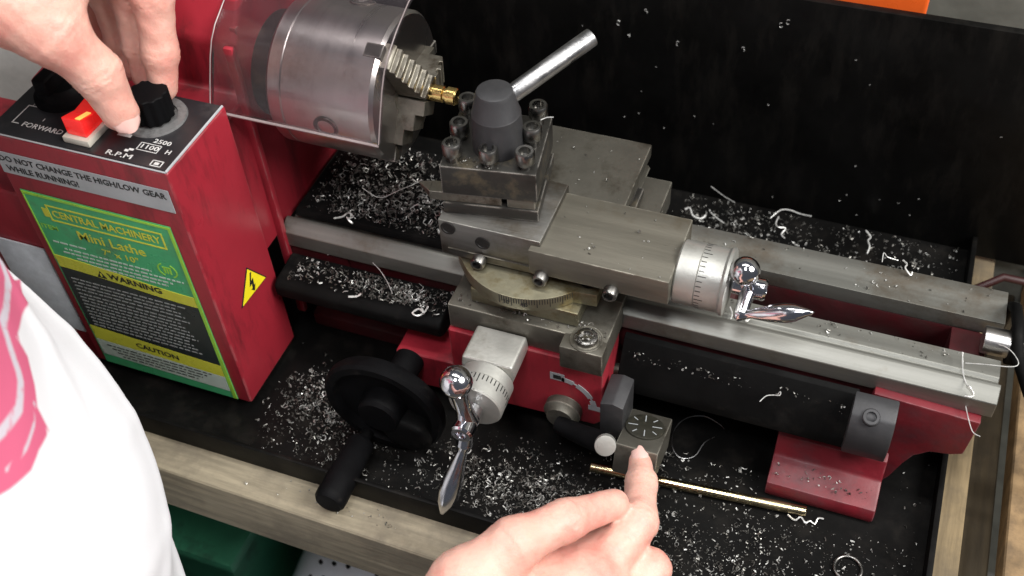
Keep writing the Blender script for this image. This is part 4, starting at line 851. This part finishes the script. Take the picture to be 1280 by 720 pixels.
body = obj('body', V.tolist(), F.tolist(), 'skin', person, smooth=0)
for p in body.data.polygons: p.use_smooth = True
# nails
def nail(tip, prev, nrm, rad, wid, ln_, name='fingernail'):
    tip = Vv(tip); ax = (tip - Vv(prev)).normalized(); nrm = Vv(nrm); nrm = (nrm - ax * nrm.dot(ax)).normalized(); sd_ = ax.cross(nrm)
    vs_ = []; fs = []; nu, nv = 10, 10
    for lay in (0, 1):
        for j in range(nv + 1):
            for i in range(nu + 1):
                u = -1 + 2 * i / nu; v = -1 + 2 * j / nv
                wv = wid * (1 - .22 * max(v, 0) ** 3 - .30 * max(-v, 0) ** 3); x = u * wv; y = v * ln_ * (1 - .18 * u * u if v > 0 else 1 - .10 * u * u)
                hgt = rad * (.92 - .45 * u * u * wid / rad) - .5 * max(v, 0) ** 2 + (.55 if lay == 0 else -.8)
                vs_.append(tip + ax * (y + ln_ * .15) + sd_ * x + nrm * hgt)
    w_ = nu + 1; o_ = (nv + 1) * w_
    for j in range(nv):
        for i in range(nu):
            q = (j * w_ + i, j * w_ + i + 1, (j + 1) * w_ + i + 1, (j + 1) * w_ + i); fs.append(q); fs.append(tuple(k + o_ for k in q[::-1]))
    for i in range(nu): fs += [(i, i + o_, i + 1 + o_, i + 1), (nv * w_ + i, nv * w_ + i + 1, nv * w_ + i + 1 + o_, nv * w_ + i + o_)]
    for j in range(nv): fs += [(j * w_, (j + 1) * w_, (j + 1) * w_ + o_, j * w_ + o_), (j * w_ + nu, j * w_ + nu + o_, (j + 1) * w_ + nu + o_, (j + 1) * w_ + nu)]
    obj(name, vs_, fs, 'nail', body, smooth=60)
tocam = lambda p: CAM - np.asarray(p)
right_ = ROT[0]; up_ = -ROT[1]
nail(th[3], th[2], tocam(th[3]) / np.linalg.norm(tocam(th[3])) + right_ * .25 - up_ * .15, 9.4, 7.0, 7.5)
nail(ri[3], ri[2], up_ * .5 + tocam(ri[3]) / 600 * .8, 6.9, 4.6, 5.2)
# T-shirt
def shirt_extra(P, Fd):
    n_ = 3.5 * np.sin(P[..., 2] * .05 + P[..., 0] * .03) + 2.5 * np.sin(P[..., 2] * .021 - P[..., 1] * .06 + 1.0) + 1.2 * np.sin(P[..., 0] * .11 + P[..., 2] * .07)
    fo = np.sin((P[..., 2] * .8 + P[..., 0] * .55 - P[..., 1] * .3) * .085 + 1.5 * np.sin(P[..., 0] * .02)); fo2 = np.sin((P[..., 2] * .5 - P[..., 0] * .8) * .12 + 2 * np.sin(P[..., 2] * .015))
    Fd = Fd - n_ * .45 - 1.3 * np.maximum(fo, 0) ** 3 - .8 * np.maximum(fo2, 0) ** 4
    return np.maximum(Fd, -(P[..., 2] + 262))
A_ = lambda *p: np.array(p, float)
SHIRT = [([(A_(-190, -292, -330), A_(-185, -295, 20), 126, 122), (A_(-72, -310, -330), A_(-75, -311, 20), 124, 120), (A_(-185, -295, 20), A_(-190, -300, 270), 122, 112), (A_(-75, -311, 20), A_(-68, -306, 270), 120, 105),
           (A_(-190, -300, 270), A_(-255, -300, 325), 108, 68), (A_(-70, -305, 270), A_(20, -325, 330), 100, 68), (A_(-200, -300, 300), A_(-60, -300, 300), 100, 95)], 60, 30),
         ([(lsh, lsh * .42 + lel * .58, 66, 66)], 8, 20), ([(rsh, rsh * .5 + rel * .5, 62, 62)], 8, 20)]
Vs, Fs = solid(SHIRT, 4.0, shirt_extra)
shirt = obj('t_shirt', Vs.tolist(), Fs.tolist(), 'nail', person, smooth=0)
for p in shirt.data.polygons: p.use_smooth = True
# print on the shirt: signed distance fields per vertex, thresholded in the shader
q_ = (Vs - CAM) @ ROT.T
def seg_d(U, W, pts, r):
    d = np.full(len(U), 1e9)
    for (a, b_) in zip(pts[:-1], pts[1:]):
        a = np.array(a, float); b_ = np.array(b_, float); ab = b_ - a; t = np.clip(((U - a[0]) * ab[0] + (W - a[1]) * ab[1]) / (ab @ ab), 0, 1)
        d = np.minimum(d, np.hypot(U - a[0] - t * ab[0], W - a[1] - t * ab[1]))
    return d - r
# flat print coordinates: distance round the body and height
ang = np.arctan2(Vs[:, 1] + 298, Vs[:, 0] + 62); U_ = ang * 122; W_ = Vs[:, 2].astype(float)
px_ = 640 + FPX * q_[:, 0] / q_[:, 2]; py_ = 360 + FPX * q_[:, 1] / q_[:, 2]
def to_uw(pts):                                        # photo pixel -> place on the cloth
    out = []
    for (x, y) in pts:
        m = np.hypot(px_ - x, py_ - y) + q_[:, 2] * .12 + np.where(q_[:, 2] < 50, 1e6, 0); i = int(np.argmin(m)); out.append((U_[i], W_[i]))
    return out
def poly_sd(U, W, poly):
    d = seg_d(U, W, poly + [poly[0]], 0); ins = np.zeros(len(U), bool); n_ = len(poly)
    for i in range(n_):
        (x1, y1), (x2, y2) = poly[i], poly[(i + 1) % n_]
        if abs(y2 - y1) < 1e-9: continue
        c = ((y1 > W) != (y2 > W)) & (U < (x2 - x1) * (W - y1) / (y2 - y1) + x1); ins ^= c
    return np.where(ins, -d, d)
pink = poly_sd(U_, W_, to_uw([(6, 300), (22, 318), (33, 345), (30, 385), (20, 418), (36, 448), (46, 480), (49, 512), (60, 536), (52, 562), (34, 588), (12, 612), (-20, 630), (-90, 620), (-120, 480), (-100, 330), (-40, 290)]))
swirl = np.minimum(seg_d(U_, W_, to_uw([(2, 300), (9, 350), (4, 400), (16, 436), (28, 470), (24, 510), (8, 540), (-20, 556)]), 2.6), seg_d(U_, W_, to_uw([(44, 500), (40, 530), (28, 566), (10, 590)]), 0.9))
swirl = np.minimum(swirl, seg_d(U_, W_, to_uw([(-40, 320), (-50, 400), (-30, 470), (-60, 540)]), 4))
msk = (ang > -1.2) & (ang < 2.6)
for (nm, arr) in (('print_pink', np.where(msk, pink, 20.0)), ('print_grey', np.where(msk, swirl, 20.0))):
    a = shirt.data.attributes.new(nm, 'FLOAT', 'POINT'); a.data.foreach_set('value', np.clip(arr, -30, 30).astype(np.float32))
def shirt_mat():
    m = mat('white_cotton_print', (0.88, 0.90, 0.94), 0.9, 0, var=0.02, scale=30, bump=0.25, bscale=900, rvar=0.02, spec=0.2)
    nt = m.node_tree; N = nt.nodes; L = nt.links; b_ = N['Principled BSDF']; src = b_.inputs['Base Color'].links[0].from_socket
    def step(nm):
        at = N.new('ShaderNodeAttribute'); at.attribute_name = nm; r = N.new('ShaderNodeMapRange'); r.inputs[1].default_value = -.7; r.inputs[2].default_value = .7; r.inputs[3].default_value = 1; r.inputs[4].default_value = 0
        L.new(at.outputs['Fac'], r.inputs[0]); return r.outputs[0]
    sp, sg = step('print_pink'), step('print_grey'); mu = N.new('ShaderNodeMath'); mu.operation = 'MULTIPLY'; L.new(sp, mu.inputs[0]); L.new(sg, mu.inputs[1])
    for (fac, colr) in ((sp, (0.72, 0.15, 0.27)), (mu.outputs[0], (0.66, 0.62, 0.70))):
        mx = N.new('ShaderNodeMix'); mx.data_type = 'RGBA'; L.new(fac, mx.inputs[0]); L.new(src, mx.inputs[6]); mx.inputs[7].default_value = (*colr, 1); src = mx.outputs[2]
    L.new(src, b_.inputs['Base Color']); return m
shirt.data.materials[0] = shirt_mat()
TR = [([(A_(-125, -298, -270), A_(-125, -298, -330), 120, 125), (A_(-190, -298, -320), A_(-205, -310, -600), 92, 66), (A_(-205, -310, -600), A_(-210, -320, -830), 66, 52), (A_(-60, -298, -320), A_(-45, -310, -600), 92, 66), (A_(-45, -310, -600), A_(-40, -320, -830), 66, 52)], 40, 10)]
Vt, Ft = solid(TR, 9.0)
tr_ = obj('trousers', Vt.tolist(), Ft.tolist(), 'jeans', person, smooth=0)
for p in tr_.data.polygons: p.use_smooth = True
